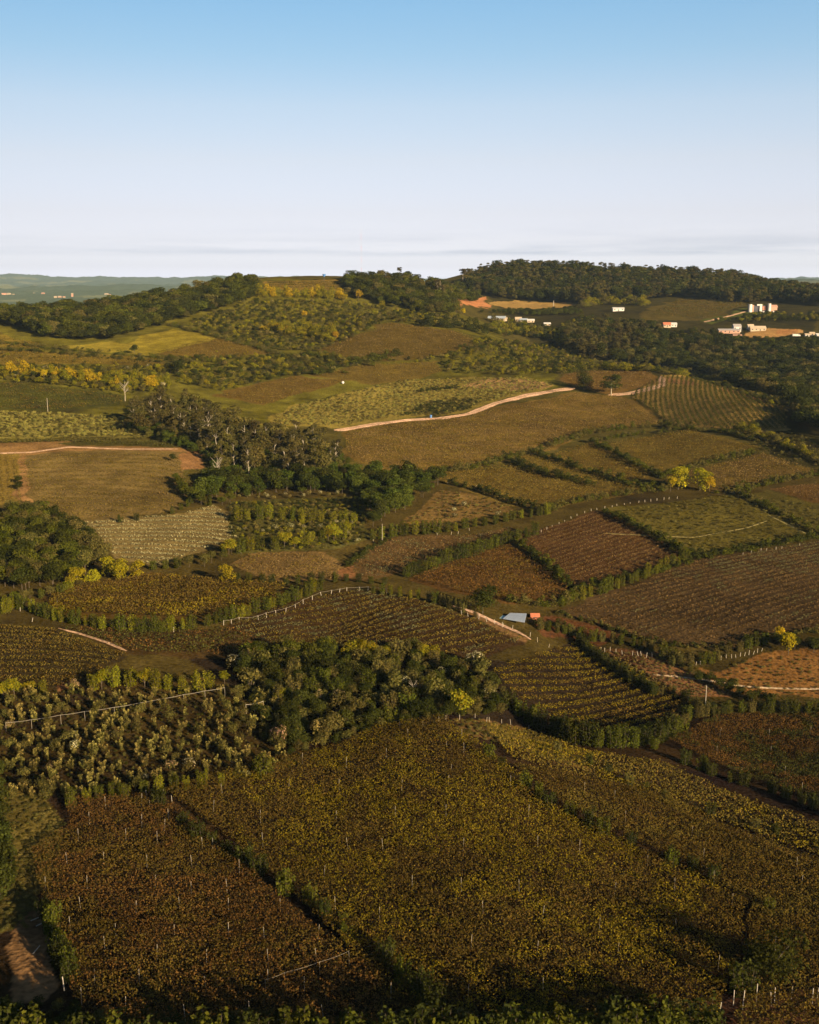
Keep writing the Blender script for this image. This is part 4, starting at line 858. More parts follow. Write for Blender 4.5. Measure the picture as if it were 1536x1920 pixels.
R_([(1085,1208),(1115,1232),(1150,1260),(1185,1280),(1222,1300)],['hedge_dark'],3.8,2.1,'between the yellow green vineyard and the pink dry plot','dark narrow tree',HG)
R_([(1225,1305),(1260,1300),(1300,1322),(1340,1345)],['hedge_dark','hedge_olive'],3.4,3.2,'from the pink dry plot down to the utility pole','dark tree',HG)
R_([(1010,1180),(1060,1190),(1110,1200),(1160,1208),(1210,1216),(1250,1240),(1290,1262)],['hedge_olive','hedge_green'],4.0,3.1,'above the pink dry plot','olive tree',HG)
R_([(1240,1232),(1290,1250),(1340,1240),(1380,1222),(1430,1208)],['hedge_green','hedge_olive'],4.4,3.4,'behind the white posts of the tan meadow','green tree',HG)
R_([(1462,1210),(1500,1222),(1560,1225)],['broad_dark','broad_green'],5,5,'right of the round orange tree','dark green tree',HG)
R_([(1290,1052),(1250,1068),(1200,1088),(1150,1106),(1095,1124)],['hedge_green','hedge_bright'],5.0,4.4,'above the wide grey brown vineyard','slim upright tree',HG,wide=.75,name='slim_tree')
R_([(700,1112),(740,1118),(790,1124),(850,1142),(890,1158)],['hedge_green','hedge_bright','hedge_olive'],4.0,3.4,'along the top of the hill-crest vineyard','slim tree',HG,wide=.75,name='slim_tree')
R_([(30,1140),(90,1160),(150,1172),(230,1184),(300,1186),(370,1178),(420,1166),(480,1150),(540,1130),(600,1108)],['hedge_green','hedge_green','hedge_bright'],4.6,3.4,'below the golden brown vineyard','green hedge tree',HG,vary=.25)
R_([(420,1088),(480,1092),(540,1096),(600,1092),(650,1090),(720,1096)],['hedge_dark','hedge_green'],3.6,4.4,'above the golden brown vineyard','dark hedge tree',HG)
R_([(10,1150),(50,1125),(110,1118),(150,1105)],['hedge_green','hedge_bright','broad_olive'],4.6,3.4,'left of the golden brown vineyard','green tree',HG)
R_([(170,1298),(200,1290),(240,1285),(262,1290),(290,1292),(318,1295),(350,1300),(378,1295),(415,1285)],['hedge_bright','broad_lime','hedge_bright'],5.2,3.6,'above the olive scrub plot','yellow green tree',HG,name='autumn_tree')
R_([(-20,1318),(15,1312),(50,1305),(85,1300)],['broad_lime','hedge_bright'],5.0,3.0,'in the left edge clump below the faint row vineyard','yellow green tree',HG,name='autumn_tree')
R_([(700,1014),(760,1004),(830,1000),(880,990),(930,982),(990,970),(1030,965)],['hedge_bright','hedge_green','hedge_green'],6.0,5.2,'behind the clod-rough brown plot','bright green tree',HG,vary=.25)
R_([(760,1082),(810,1068),(850,1052),(900,1038),(950,1018),(1000,1004)],['hedge_green','hedge_dark'],5.6,4.4,'between the clod-rough plot and the brown vineyard','dark green tree',HG)
R_([(446,978),(500,974),(560,978),(620,982),(665,984)],['hedge_bright','hedge_green','hedge_bright'],7.0,4.6,'in the upper row of the stony white bush terraces','bright green tree',HG,name='terrace_tree')
R_([(430,1040),(480,1032),(540,1030),(600,1020),(655,1008)],['hedge_bright','hedge_green','hedge_bright','broad_lime'],7.0,4.4,'in the lower row of the stony white bush terraces','bright green tree',HG,name='terrace_tree')
R_([(285,1068),(330,1066),(380,1062),(420,1048),(445,1032)],['hedge_green','broad_olive'],4.8,4.6,'below the pale silvery terraces','green tree',HG)
R_([(230,980),(270,975),(310,968),(350,950),(375,935)],['hedge_green','hedge_dark'],4.0,6,'between the tan field and the pale terraces','green bush',HG,keep=.85)
R_([(330,905),(350,935),(385,950),(430,945)],['broad_green','hedge_green'],6,6,'at the lower right corner of the tan field','green tree',HG)
# ------------------------------------------------------------------ far hedges, one thing each
hedge([(820,888),(880,880),(940,866),(985,855),(1020,842),(1100,816),(1180,803),(1250,800),(1300,806)],['green','olive'],4.0,4.2,'long green hedge curving under the big brown hillside field')
hedge([(1115,830),(1180,818),(1290,806),(1360,812),(1420,828)],['olive','green'],3.2,3.6,'thin hedge along the top of the four-sided olive vineyard')
hedge([(1380,806),(1420,818),(1470,836),(1536,868),(1600,890)],['green','lime','olive'],5.5,7,'thick yellow green hedge running to the right edge below the ridge rows',gap=.02)
hedge([(1110,830),(1150,850),(1190,872),(1240,898)],['dark','green'],4,4,'dark hedge slanting down to the two golden trees')
hedge([(1000,852),(1060,872),(1120,893),(1200,916),(1250,918)],['dark','green'],4,4,'middle dark hedge slanting down towards the golden trees')
hedge([(945,862),(985,880),(1020,892),(1070,904),(1112,912)],['dark','dark','green'],4,4.4,'short dark hedge starting from the long curved hedge')
hedge([(838,908),(880,916),(930,932),(970,948),(1010,956)],['dark'],3.4,3.4,'low dark hedge along the tan plot with white bushes')
hedge([(1235,896),(1270,886),(1310,874),(1370,860),(1420,850)],['green','olive'],3.2,3.4,'green hedge above the brown vineyard right of the golden trees')
hedge([(1345,926),(1400,918),(1450,908),(1536,892),(1600,880)],['green','olive'],3.6,3.6,'green hedge under the brown vineyard right of the golden trees')
hedge([(1382,926),(1420,944),(1460,964),(1536,1004)],['green','olive'],3.2,3.4,'olive hedge crossing the streaky meadow at the right edge')
hedge([(1300,1048),(1350,1042),(1400,1035),(1450,1024),(1536,1010),(1600,1000)],['green','dark'],3.4,3.4,'dark hedge with white posts above the wide grey brown vineyard')
hedge([(1130,962),(1180,985),(1230,1010),(1290,1044),(1330,1048)],['dark','green'],3.6,3.4,'dark hedge between the reddish vineyard and the streaky meadow',gap=.03)
hedge([(960,1015),(990,1035),(1030,1068),(1072,1106),(1095,1112)],['dark','green'],3.4,3.2,'dark hedge between the two reddish brown vineyards',gap=.03)
hedge([(1010,964),(1060,950),(1130,935),(1200,924),(1260,920)],['green','olive'],3.8,3.8,'green hedge behind the line of whitish posts in the mid valley')
hedge([(1085,1108),(1150,1094),(1210,1082),(1290,1058)],['green','dark'],3.2,2.8,'shady green hedge under the reddish brown square vineyard',size=.5)
hedge([(1045,1152),(1100,1168),(1180,1192),(1240,1208),(1290,1216),(1390,1216),(1450,1196),(1536,1186)],['dark','olive'],1.8,2.2,'low dark hedge along the bottom of the wide grey brown vineyard',size=.45)
hedge([(650,1065),(690,1035),(730,1014)],['dark'],2.2,2.2,'low dark hedge on the left rim of the clod-rough plot',size=.45)
hedge([(955,1128),(1010,1138),(1050,1138),(1090,1118)],['olive','green'],3.4,3.2,'olive hedge behind the bluish metal roof',size=.5)
hedge([(1000,1170),(1050,1180),(1090,1200)],['green','dark'],3,2.8,'small hedge above the yellow green vineyard by the red soil strip',size=.45)
hedge([(270,606),(330,612),(400,632),(450,645),(520,664),(600,668),(660,676),(700,688)],['olive','green'],4.5,7,'long dark hedge under the upper scrub slope')
hedge([(-60,655),(80,660),(200,672),(300,680)],['dark','olive'],3.5,6,'uneven hedge between the ochre strips on the left',gap=.35)
hedge([(-60,640),(40,648),(110,656),(210,664),(330,676),(400,680)],['green','olive'],3.5,6,'long hedge below the bright yellow meadow',gap=.25)
hedge([(484,558),(520,557),(560,558),(610,560),(640,562)],['lime','lime','gold'],12,10,'yellow tinted tree belt below the hilltop terraces',size=.9,gap=0)
hedge([(505,620),(540,628),(580,632),(625,640)],['lime','gold','lime'],13,11,'orange tinted tree belt across the upper scrub slope',size=.9,gap=.05)
hedge([(595,705),(640,690),(700,678),(740,668)],['dark','green'],6,8,'dark belt of trees left of the olive vineyard on the far slope',size=.8)
hedge([(800,612),(850,616),(890,622),(905,628)],['dark'],11,12,'black green thicket behind the rounded brown vineyard',size=.9,gap=0)
hedge([(915,622),(980,628),(1040,640),(1080,650)],['lime','olive','bright'],10,11,'yellow green tree belt left of the valley wood',size=.9,gap=0)
hedge([(925,605),(960,612),(1000,620)],['bright','olive'],8,9,'green belt of trees below the white sheds',size=.9)
hedge([(0,700),(60,705),(140,716),(200,720),(260,726),(310,726)],['lime','gold','bright','lime'],9,9,'yellow green tree belt at the far left before the grove',size=.8,gap=.04)
hedge([(1060,700),(1130,694),(1220,697),(1300,706),(1380,728),(1440,745),(1500,768)],['lime','olive','green'],6,9,'yellow green hedge behind the ridge rows',size=.8,gap=.1)
hedge([(1080,580),(1120,572),(1190,570),(1210,574)],['lime','olive','bright'],12,14,'yellow green trees right of the sandy field',size=1.1)
hedge([(790,735),(860,728)],['dark'],3,4,'small dark hedge in the pale scrub slope')
hedge([(500,712),(540,702),(590,700),(640,700)],['green','dark'],5,7,'green belt above the smooth olive brown vineyard')
hedge([(0,830),(100,828),(180,828),(270,822)],['tan'] if 'tan' in PAL else ['olive'],2.2,3,'dry hedge along the upper edge of the dirt track')

# ------------------------------------------------------------------ woods and thickets
def npts(n, *a): return scatter(*a)
MIXW = [('broad_dark',.38),('broad_green',.44),('broad_olive',.18)]
mass('left_hill_wood','dense dark green wood covering the left hilltop','wood',scatter([(-60,600),(0,596),(100,590),(200,582),(300,566),(390,548),(440,536),(482,534),(486,560),(440,578),(385,590),(330,606),(260,626),(210,640),(150,640),(90,636),(20,612),(-60,606)],7.5),MIXW,9,18)
mass('knoll_wood','dark green wood on the rounded knoll at the skyline','wood',scatter([(645,530),(700,527),(760,528),(810,545),(850,572),(862,592),(800,592),(720,574),(650,556)],7.5),MIXW,9,16)
mass('long_hill_wood','long dark wood over the far right hill below the skyline','wood',scatter([(868,540),(900,518),(950,511),(1050,510),(1130,516),(1280,524),(1370,530),(1440,548),(1560,560),(1560,578),(1450,566),(1400,572),(1280,558),(1200,566),(1080,572),(990,566),(930,562),(895,556)],9.5),[('euc_dark',.45),('broad_dark',.35),('euc',.2)],17,25)
mass('saddle_wood','mixed dark trees in the saddle between the two far hills','wood',scatter([(805,545),(860,540),(900,556),(880,570),(860,580)],10),MIXW,9,15)
mass('valley_wood','dark wood filling the valley below the houses on the right','wood',scatter([(1180,665),(1240,648),(1330,644),(1380,658),(1440,664),(1600,662),(1600,850),(1490,800),(1480,760),(1400,735),(1300,700),(1230,690),(1140,680)],8),[('broad_dark',.62),('broad_olive',.2),('euc_dark',.18)],9,17)
mass('valley_wood','olive eucalyptus wood in the middle distance left of the red roofed house','wood',scatter([(1050,642),(1090,628),(1150,622),(1225,632),(1250,648),(1180,672),(1110,682),(1060,662)],9),[('euc',.4),('euc_dark',.4),('broad_dark',.2)],15,23)
mass('house_grove','mixed trees between the towered house and the lower houses','wood',scatter([(1335,606),(1400,597),(1470,596),(1600,588),(1600,606),(1510,606),(1440,606),(1400,606)],9),[('broad_dark',.4),('broad_green',.3),('broad_lime',.3)],5,8)
mass('house_grove','dark green trees in front of the white sheds and sandy field','wood',scatter([(905,614),(940,610),(1000,614),(1045,620),(1075,600),(1100,592),(1130,600),(1080,640),(990,634),(930,630)],9),[('broad_dark',.5),('broad_green',.3),('broad_lime',.2)],4,7)
mass('upper_scrub','rough scrub with scattered small trees on the upper slope','shrubland',scatter([(350,610),(400,590),(480,562),(640,566),(720,580),(860,596),(880,616),(800,612),(730,602),(640,645),(600,660),(520,660),(440,636)],6.5),[('shrub_olive',.36),('shrub_dark',.22),('shrub_lime',.2),('broad_green',.06),('shrub_pale',.1),('broad_lime',.06)],2.5,6.0)
mass('slope_scrub','dark green scrub below the rounded brown vineyard','shrubland',scatter([(640,676),(760,676),(840,668),(900,636),(1060,655),(1150,690),(1050,700),(980,706),(840,700),(820,680),(700,680)],6),[('shrub_dark',.28),('shrub_olive',.3),('shrub_lime',.25),('broad_green',.1),('shrub_pale',.07)],2.2,5.5)
mass('slope_scrub','scrub with low trees above the smooth olive brown vineyard','shrubland',scatter([(310,672),(420,672),(600,668),(700,682),(600,704),(540,706),(420,735),(330,720)],6),[('shrub_dark',.25),('shrub_olive',.3),('shrub_lime',.25),('broad_green',.12),('shrub_pale',.08)],2.2,6)
mass('left_scrub','mixed bushes around the far left tree belt','shrubland',scatter([(-60,690),(310,690),(320,735),(235,740),(90,722),(-60,712)],5.5),[('shrub_dark',.2),('shrub_olive',.3),('shrub_lime',.25),('shrub_white',.03),('broad_lime',.22)],2,6)
mass('pale_scrub','pale olive scrub covering the slope above the curving dirt track','shrubland',scatter([(500,795),(560,760),(650,737),(760,714),(980,708),(1045,722),(900,758),(840,776),(720,784),(640,800)],3.6),[('shrub_straw',.75),('shrub_olive',.25)],1.0,2.2,wide=(1.0,1.7))
mass('pale_scrub','pale yellow scrub above the dirt track at the left edge','shrubland',scatter([(-60,770),(110,776),(250,785),(272,818),(-60,822)],3.2),[('shrub_straw',.7),('shrub_olive',.3)],1.0,2.4,wide=(1.0,1.7))
mass('green_scrub','green bushes beside the curving dirt track','shrubland',scatter([(760,780),(790,760),(850,752),(905,748),(880,770),(830,780)],3.6),[('shrub_dark',.5),('shrub_olive',.5)],1.6,3.2)
mass('ridge_scrub','scrub spilling down behind the ridge rows','shrubland',scatter([(1050,690),(1150,680),(1240,690),(1330,702),(1420,730),(1490,760),(1470,770),(1360,728),(1300,706),(1220,695),(1100,695)],5),[('shrub_olive',.4),('shrub_dark',.3),('shrub_pale',.15),('broad_lime',.15)],2,5)
mass('edge_scrub','olive scrub below the thick yellow green hedge','shrubland',scatter([(1380,812),(1480,812),(1600,840),(1600,895),(1500,870),(1430,845)],4.5),[('shrub_olive',.5),('shrub_dark',.3),('shrub_pale',.2)],1,2.6)
mass('streak_scrub','low tufts over the streaky meadow','tufts',scatter([(1130,960),(1380,925),(1600,960),(1600,1000),(1400,1032),(1310,1045)],3.4),[('shrub_olive',.7),('shrub_pale',.3)],.5,1.3,wide=(1.2,2.2))
mass('verge_tufts','low olive tufts on the grassy verge at the lower left','tufts',scatter([(-60,1485),(80,1495),(130,1545),(118,1600),(72,1680),(60,1740),(-60,1760)],1.3),[('shrub_olive',.8),('shrub_pale',.2)],.25,.65,wide=(1.6,2.6))
mass('dry_tufts','low dry tufts over the tan meadow','tufts',scatter([(1300,1250),(1340,1264),(1430,1226),(1600,1226),(1600,1310),(1400,1303),(1340,1282)],2.6),[('shrub_pale',.6),('shrub_olive',.4)],.35,.9,wide=(1.4,2.4))
mass('knoll_tufts','low dry tufts on the knoll crest','tufts',scatter([(835,1354),(900,1350),(1000,1376),(1080,1412),(1110,1440),(1050,1435),(960,1400),(880,1385)],1.5),[('shrub_pale',.5),('shrub_olive',.5)],.4,1.0,wide=(1.2,2.0))
mass('corner_brush','dark undergrowth along the bottom border','undergrowth',scatter([(-60,1880),(150,1900),(700,1915),(1300,1890),(1340,1960),(-60,1990)],2.2),[('shrub_dark',.7),('shrub_olive',.3)],1.2,2.6)

# the tall grove: every tree its own
def grove(poly, sp, kinds, hmin, hmax, name, look, where, group, cat='tree', wide=1.0, limit=300, jit=1.2):
    x, y, z = scatter(poly, sp, jit); o = np.argsort(-project(x, y, z)[1]); 
    tot = 0
    # label: by depth row and place in the row
    px, py, _ = project(x, y, z); nb = max(1, int(len(x) / 9) + 1); order = np.argsort(-py); rows = np.array_split(order, nb)
    for ri, rw in enumerate(rows):
        rw = rw[np.argsort(px[rw])]
        for ci, i in enumerate(rw):
            if tot >= limit: return tot
            kd = kinds[rng.integers(len(kinds))]; tot += 1
            tree(0, 0, kd, rng.uniform(hmin, hmax), name, fit(f'{look} {where}, {ordn(ci+1)} from left, {ordn(ri+1)} tier'), cat, group, (float(x[i]), float(y[i]), float(z[i])), wide)
    return tot
NG = []
NG.append(grove([(238,800),(290,775),(360,775),(410,800),(500,832),(600,848),(655,868),(630,905),(520,908),(420,895),(375,850),(300,822),(248,812)],10.0,['euc','euc','euc_dark','broad_olive'],12,20,'eucalyptus','tall eucalyptus','in the central grove','trees of the central grove','tree',.95))
NG.append(grove([(375,935),(380,900),(430,905),(520,908),(620,905),(690,890),(830,905),(780,950),(700,990),(680,930),(560,925),(450,935)],7.0,['grove_low','grove_low','broad_dark'],7,12,'valley_tree','leafy dark green tree','at the foot of the central grove','leafy trees under the grove'))
NG.append(grove([(-50,975),(60,965),(130,990),(170,1020),(205,1060),(180,1075),(120,1100),(60,1110),(-50,1110)],6.0,['broad_olive','broad_green','broad_dark'],6.5,10,'wood_tree','rounded tree','in the left edge wood','trees of the left edge wood'))
NG.append(grove([(430,1240),(520,1228),(640,1222),(800,1232),(880,1250),(945,1300),(960,1330),(900,1335),(830,1345),(700,1368),(600,1400),(540,1410),(520,1360),(470,1300)],4.4,['thicket','thicket','thicket_olive','hedge_olive','hedge_green','thicket','shrub_olive'],2.6,6.4,'thicket_tree','shaggy tree','in the dark thicket','trees of the dark thicket',wide=1.0))
# scrub plot: bushes one can count, nothing tells most of them apart
x, y, z = scatter([(-40,1330),(40,1300),(150,1303),(300,1300),(430,1290),(520,1320),(560,1380),(540,1440),(480,1462),(300,1480),(120,1500),(-40,1520)], 2.7, .95)
px_, py_, _ = project(x, y, z); sel = rng.permutation(len(x))[:290]; sel = sel[np.argsort(-py_[sel])]; seq = [(i, ri, ci) for ri, rw in enumerate(np.array_split(sel, 20)) for ci, i in enumerate(rw[np.argsort(px_[rw])])]
for i, ri, ci in seq:
    kd = ['feather', 'feather', 'feather', 'shrub_olive'][rng.integers(4)]; h = rng.uniform(2.0, 3.5)
    lab = {'feather': 'feathery olive shrub in the overgrown plot', 'shrub_olive': 'plain olive shrub in the overgrown plot'}[kd] + f', {ordn(ci+1)} from left, {ordn(ri+1)} tier'
    bush(0, 0, kd, h, 'shrub', lab, 'shrub', 'shrubs of the overgrown plot', (float(x[i]), float(y[i]), float(z[i])), .85)
mass('plot_brush','dark low undergrowth between the shrubs of the overgrown plot','undergrowth',scatter([(-60,1300),(430,1285),(540,1320),(570,1440),(130,1500),(-60,1520)],2.0),[('shrub_olive',.7),('shrub_dark',.3)],.4,1.0)
for k,(px,py,h,kd,lb) in enumerate([(142,1412,2.8,'shrub_white','white flowering shrub in the left half of the overgrown plot'),(139,1388,2.0,'shrub_white','small white shrub just above the large white one'),(92,1444,2.0,'shrub_pink','pinkish shrub low at the left of the overgrown plot'),
  (20,1368,2.0,'shrub_pink','pale pink shrub at the left end of the pale rail'),(140,1292,2.4,'shrub_pink','pinkish shrub at the top left corner of the overgrown plot'),(320,1446,2.8,'shrub_pink','pink shrub near the lower edge of the overgrown plot'),
  (355,1444,2.6,'shrub_white','white shrub right of the pink one at the lower edge'),(273,1464,1.8,'shrub_white','small white tuft among the lower edge hedge trees'),(464,1458,1.8,'shrub_white','white tuft beside the fan shaped green bush'),
  (240,1366,2.2,'shrub_pink','pale shrub under the middle of the pale rail'),(440,1255,4.5,'shrub_white','large silvery shrub at the top of the dark thicket'),(890,1255,5.0,'shrub_white','large silvery shrub leaning over the left corner of the yellow green vineyard'),
  (828,1275,3.6,'shrub_white','silvery shrub in the right part of the thicket'),(918,1310,3.6,'shrub_white','silvery shrub near the crest right of the bright tree'),(760,1290,3.6,'shrub_white','small silvery shrub beside the bare thicket tree'),
  (525,1400,4.5,'shrub_pink','tall dry pinkish shrub at the left end of the thicket'),(600,1390,4.5,'shrub_pale','pale feathery shrub in the lower thicket'),(600,1318,4,'shrub_pink','dry brownish shrub deep in the thicket'),(636,1322,4,'shrub_pink','second dry brownish shrub deep in the thicket'),
  (935,970,2.6,'shrub_white','white shrub at the upper middle of the tan plot'),(870,952,3.0,'shrub_white','roundest white shrub on the tan plot'),(850,962,2.6,'shrub_white','white shrub lower left of the round one'),(852,972,2.4,'shrub_white','lowest white shrub on the tan plot')]):
    bush(px,py,kd,h*1.1,'flowering_shrub',lb,'shrub')
for k,(x0,y0,x1,y1,n,wh) in enumerate([(450,938,680,930,14,'above the upper tree row of the stony terraces'),(450,1000,670,985,16,'between the two tree rows of the stony terraces'),(640,1000,680,1020,4,'right end of the lower terrace row')]):
    for i in range(n):
        f=(i+rng.uniform(-.3,.3))/n; bush(x0+(x1-x0)*f,y0+(y1-y0)*f+rng.uniform(-6,6),'shrub_white' if i%2 else 'shrub_pale',rng.uniform(1.8,3.2),'flowering_shrub',f'{ordn(i+1)} whitish shrub from the left {wh}','shrub','whitish shrubs of the stony terraces')

mass('grove_understory','dark undergrowth and young trees beneath the central grove','undergrowth',scatter([(238,805),(290,780),(360,780),(410,805),(500,836),(600,852),(655,872),(630,908),(520,912),(420,900),(375,855),(300,826),(248,816)],4.5),[('grove_low',.5),('thicket_olive',.5)],3.5,8)
mass('thicket_undergrowth','dark undergrowth filling the thicket behind the knoll','undergrowth',scatter([(430,1245),(520,1230),(640,1224),(800,1234),(880,1250),(945,1300),(965,1335),(900,1342),(830,1350),(700,1375),(600,1405),(540,1420),(500,1400),(470,1300)],2.6),[('shrub_dark',.6),('thicket_olive',.25),('shrub_olive',.15)],1.4,3.0)

mass('back_grove','dark trees between the white sheds and the sandy field','wood',scatter([(885,588),(940,586),(1080,583),(1095,591),(1000,594),(930,591)],8),[('broad_dark',.6),('broad_green',.4)],5,8)
mass('scrub_woodland','mixed low trees around the hamlet and the red roofed house','wood',scatter([(1110,606),(1150,604),(1210,606),(1240,622),(1330,622),(1380,640),(1440,646),(1600,642),(1600,655),(1440,658),(1330,640),(1240,644),(1150,618)],8),[('broad_dark',.6),('broad_green',.25),('broad_lime',.15)],4,7)
mass('stony_scrub','low mixed bushes over the stony terraces','shrubland',scatter([(430,945),(680,935),(690,1008),(640,1028),(430,1038)],3.0),[('shrub_olive',.45),('shrub_dark',.2),('shrub_pale',.2),('shrub_lime',.15)],.8,2.2,wide=(1.0,1.5))
mass('dry_stubble','pinkish dry tufts over the bare plot behind the white posts','tufts',scatter([(1125,1216),(1240,1229),(1295,1268),(1375,1304),(1300,1306),(1218,1284)],1.25),[('shrub_pink',.6),('shrub_pale',.4)],.3,.8,wide=(1.0,1.8))
tree_row([(655,1238),(700,1236),(750,1238),(815,1244)],['broad_lime','hedge_olive','broad_lime'],6.2,3.4,'on the top edge of the dark thicket','yellowish tree','trees of the dark thicket',name='autumn_tree')
tree_row([(475,1246),(520,1244),(565,1244),(610,1240)],['broad_green','hedge_green'],6.8,5.0,'at the top left edge of the thicket','green tree','trees of the dark thicket',name='thicket_tree')

mass('tan_scrub','low dry bushes over the tan plot with white shrubs','shrubland',scatter([(830,922),(900,932),(960,948),(955,958),(880,970),(765,980),(795,955)],3.4),[('shrub_olive',.6),('shrub_pale',.4)],.5,1.4,wide=(1.2,2.0))
mass('meadow_bushes','scattered bushes between the strips on the upper left slope','shrubland',scatter([(-60,640),(120,650),(300,668),(420,660),(540,664),(420,690),(300,690),(-60,700)],16),[('shrub_dark',.5),('shrub_olive',.3),('shrub_lime',.2)],1.5,3.5)

tree_row([(-45,1400),(-25,1470),(-10,1540),(0,1610),(5,1680)],['thicket','broad_dark','hedge_dark'],6.5,4.2,'down the left border beside the grassy verge','dark tree','dark trees along the left border',name='border_tree')
mass('hamlet_trees','dark trees half hiding the houses of the hamlet','wood',scatter([(1340,632),(1400,640),(1450,640),(1600,640),(1600,650),(1450,652),(1340,648)],6),[('broad_dark',.7),('broad_green',.3)],5,8)
mass('hamlet_trees','low green trees below the towered white house','wood',scatter([(1395,596),(1430,592),(1470,592),(1475,600),(1400,602)],6),[('broad_dark',.5),('broad_green',.3),('broad_lime',.2)],5,8)
mass('shed_trees','low trees in front of the white sheds','wood',scatter([(910,612),(960,607),(1040,613),(1050,622),(960,618),(905,620)],8),[('broad_dark',.5),('broad_green',.5)],3,5)
# ------------------------------------------------------------------ buildings
def box(bm_, x0, x1, y0, y1, z0, z1):
    v = [bm_.verts.new(p) for p in [(x0,y0,z0),(x1,y0,z0),(x1,y1,z0),(x0,y1,z0),(x0,y0,z1),(x1,y0,z1),(x1,y1,z1),(x0,y1,z1)]]
    for f in [(3,2,1,0),(4,5,6,7),(0,1,5,4),(1,2,6,5),(2,3,7,6),(3,0,4,7)]: bm_.faces.new([v[i] for i in f])
import bmesh
def part(name, build, m, parent, loc=(0, 0, 0), bev=0):
    b_ = bmesh.new(); build(b_)
    if bev: bmesh.ops.bevel(b_, geom=b_.edges[:], offset=bev, segments=1, affect='EDGES')
    bmesh.ops.recalc_face_normals(b_, faces=b_.faces[:])
    me = bpy.data.meshes.new(name); b_.to_mesh(me); b_.free(); me.materials.append(m); o = bpy.data.objects.new(name, me); COL.objects.link(o)
    if parent is not None: o.parent = parent
    o.location = loc; return o
def gable(bm_, w, d, h, rise, over=.5, thick=.25):
    """two roof slopes with thickness, ridge along x"""
    for sgn in (-1, 1):
        y0 = sgn * (d / 2 + over); zE = h - rise * over / (d / 2); x0, x1 = -w / 2 - over, w / 2 + over
        pts = [(x0, y0, zE), (x1, y0, zE), (x1, 0, h + rise), (x0, 0, h + rise)]
        a = [bm_.verts.new(p) for p in pts]; c = [bm_.verts.new((p[0], p[1], p[2] + thick)) for p in pts]
        bm_.faces.new(a); bm_.faces.new(c[::-1])
        for i in range(4): bm_.faces.new([a[i], a[(i + 1) % 4], c[(i + 1) % 4], c[i]])
def house_walls(bm_, w, d, h, rise):
    v = [bm_.verts.new(p) for p in [(-w/2,-d/2,-1.5),(w/2,-d/2,-1.5),(w/2,d/2,-1.5),(-w/2,d/2,-1.5),(-w/2,-d/2,h),(w/2,-d/2,h),(w/2,d/2,h),(-w/2,d/2,h),(-w/2,0,h+rise),(w/2,0,h+rise)]]
    for f in [(3,2,1,0),(0,1,5,4),(2,3,7,6),(1,2,6,9,5),(3,0,4,8,7),(4,5,9,8),(6,7,8,9)]: bm_.faces.new([v[i] for i in f])
def house(px, py, w, d, h, rise, wall, roof, label, name='house', cat='house', rz=0, nwin=3, door=True, grp=None):
    x, y, z = (float(q[0]) for q in ground([px], [py])); r = empty(name, (x, y, z), rz); tag(r, label, cat, grp)
    part('wall', lambda b_: house_walls(b_, w, d, h, rise), wall, r); part('roof', lambda b_: gable(b_, w, d, h, rise), roof, r)
    for i in range(nwin):
        cx = -w / 2 + w * (i + .5) / nwin
        if door and i == nwin // 2: part('door', lambda b_: box(b_, cx - .6, cx + .6, -d/2 - .08, -d/2 + .05, 0, min(2.2, h * .85)), MDARK, r); continue
        wn = part('window', lambda b_: box(b_, cx - .8, cx + .8, -d/2 - .06, -d/2 + .05, h * .35, h * .78), MGLASS, r)
    return r
# white house with round towers
x, y, z = (float(q[0]) for q in ground([1430], [585])); th = empty('towered_house', (x, y, z)); tag(th, 'large white house with pale towers and a pink gabled wing on the far right hillside', 'house')
def cyl(bm_, cx, cy, r_, z0, z1, k=16):
    a = [bm_.verts.new((cx + r_ * math.cos(t), cy + r_ * math.sin(t), z0)) for t in np.linspace(0, 6.2832, k, endpoint=False)]; c = [bm_.verts.new((v.co.x, v.co.y, z1)) for v in a]
    bm_.faces.new(a[::-1]); bm_.faces.new(c)
    for i in range(k): bm_.faces.new([a[i], a[(i + 1) % k], c[(i + 1) % k], c[i]])
part('tower', lambda b_: cyl(b_, -17.5, 0, 2.6, -2, 10.5), MWHITE, th)
part('tower', lambda b_: cyl(b_, 8.6, -1, 2.2, -1, 11.5), MWHITE, th)
part('brick_wall', lambda b_: box(b_, -14.8, -12.2, 0.3, 8, -1, 9.5), MPINK, th)
part('wall', lambda b_: box(b_, -12.1, 6.3, 2, 12, -1, 8.6), MDARK, th)
part('wall_panel', lambda b_: box(b_, -4.2, -.9, 0, 2, -.5, 10.6), MWHITE, th)
part('canopy', lambda b_: box(b_, -8.0, -4.25, 0, 2.2, 8.4, 10.6), MWHITE, th)
for cx in (-10.6, -8.4, -6.2): part('window', lambda b_: box(b_, cx - .8, cx + .8, 1.85, 1.98, 1, 7.6), MGLASS, th)
for cx in (1.4, 4.2): part('window', lambda b_: box(b_, cx - .9, cx + .9, 1.85, 1.98, 2.4, 7.6), MRED, th)
part('porch', lambda b_: box(b_, -.8, 8, -2.5, 1.8, -.8, .8), MWHITE, th)
part('wing_wall', lambda b_: (box(b_, 11, 20, 0, 10, -1, 6.6)), MPINK, th)
wr = part('wing_roof', lambda b_: gable(b_, 10, 9, 0, 2.8, .4), MPINK, th, (15.5, 5, 6.6))
part('garage', lambda b_: box(b_, 13, 19.5, -5, -1, -2.5, 1.4), MWHITE, th)
house(1366,624,26,9,3.2,1.6,MPINK,MGREY,'long low shed with a grey sheet roof in the hamlet','shed','shed',nwin=5)
house(1381,621,9,8,6.0,2.6,MWHITE,MGREY,'white two storey house at the right end of the grey shed',nwin=3)
house(1382,635,10,7,3.0,1.8,MPINK,MPINK,'small pinkish house just below the grey shed',nwin=2)
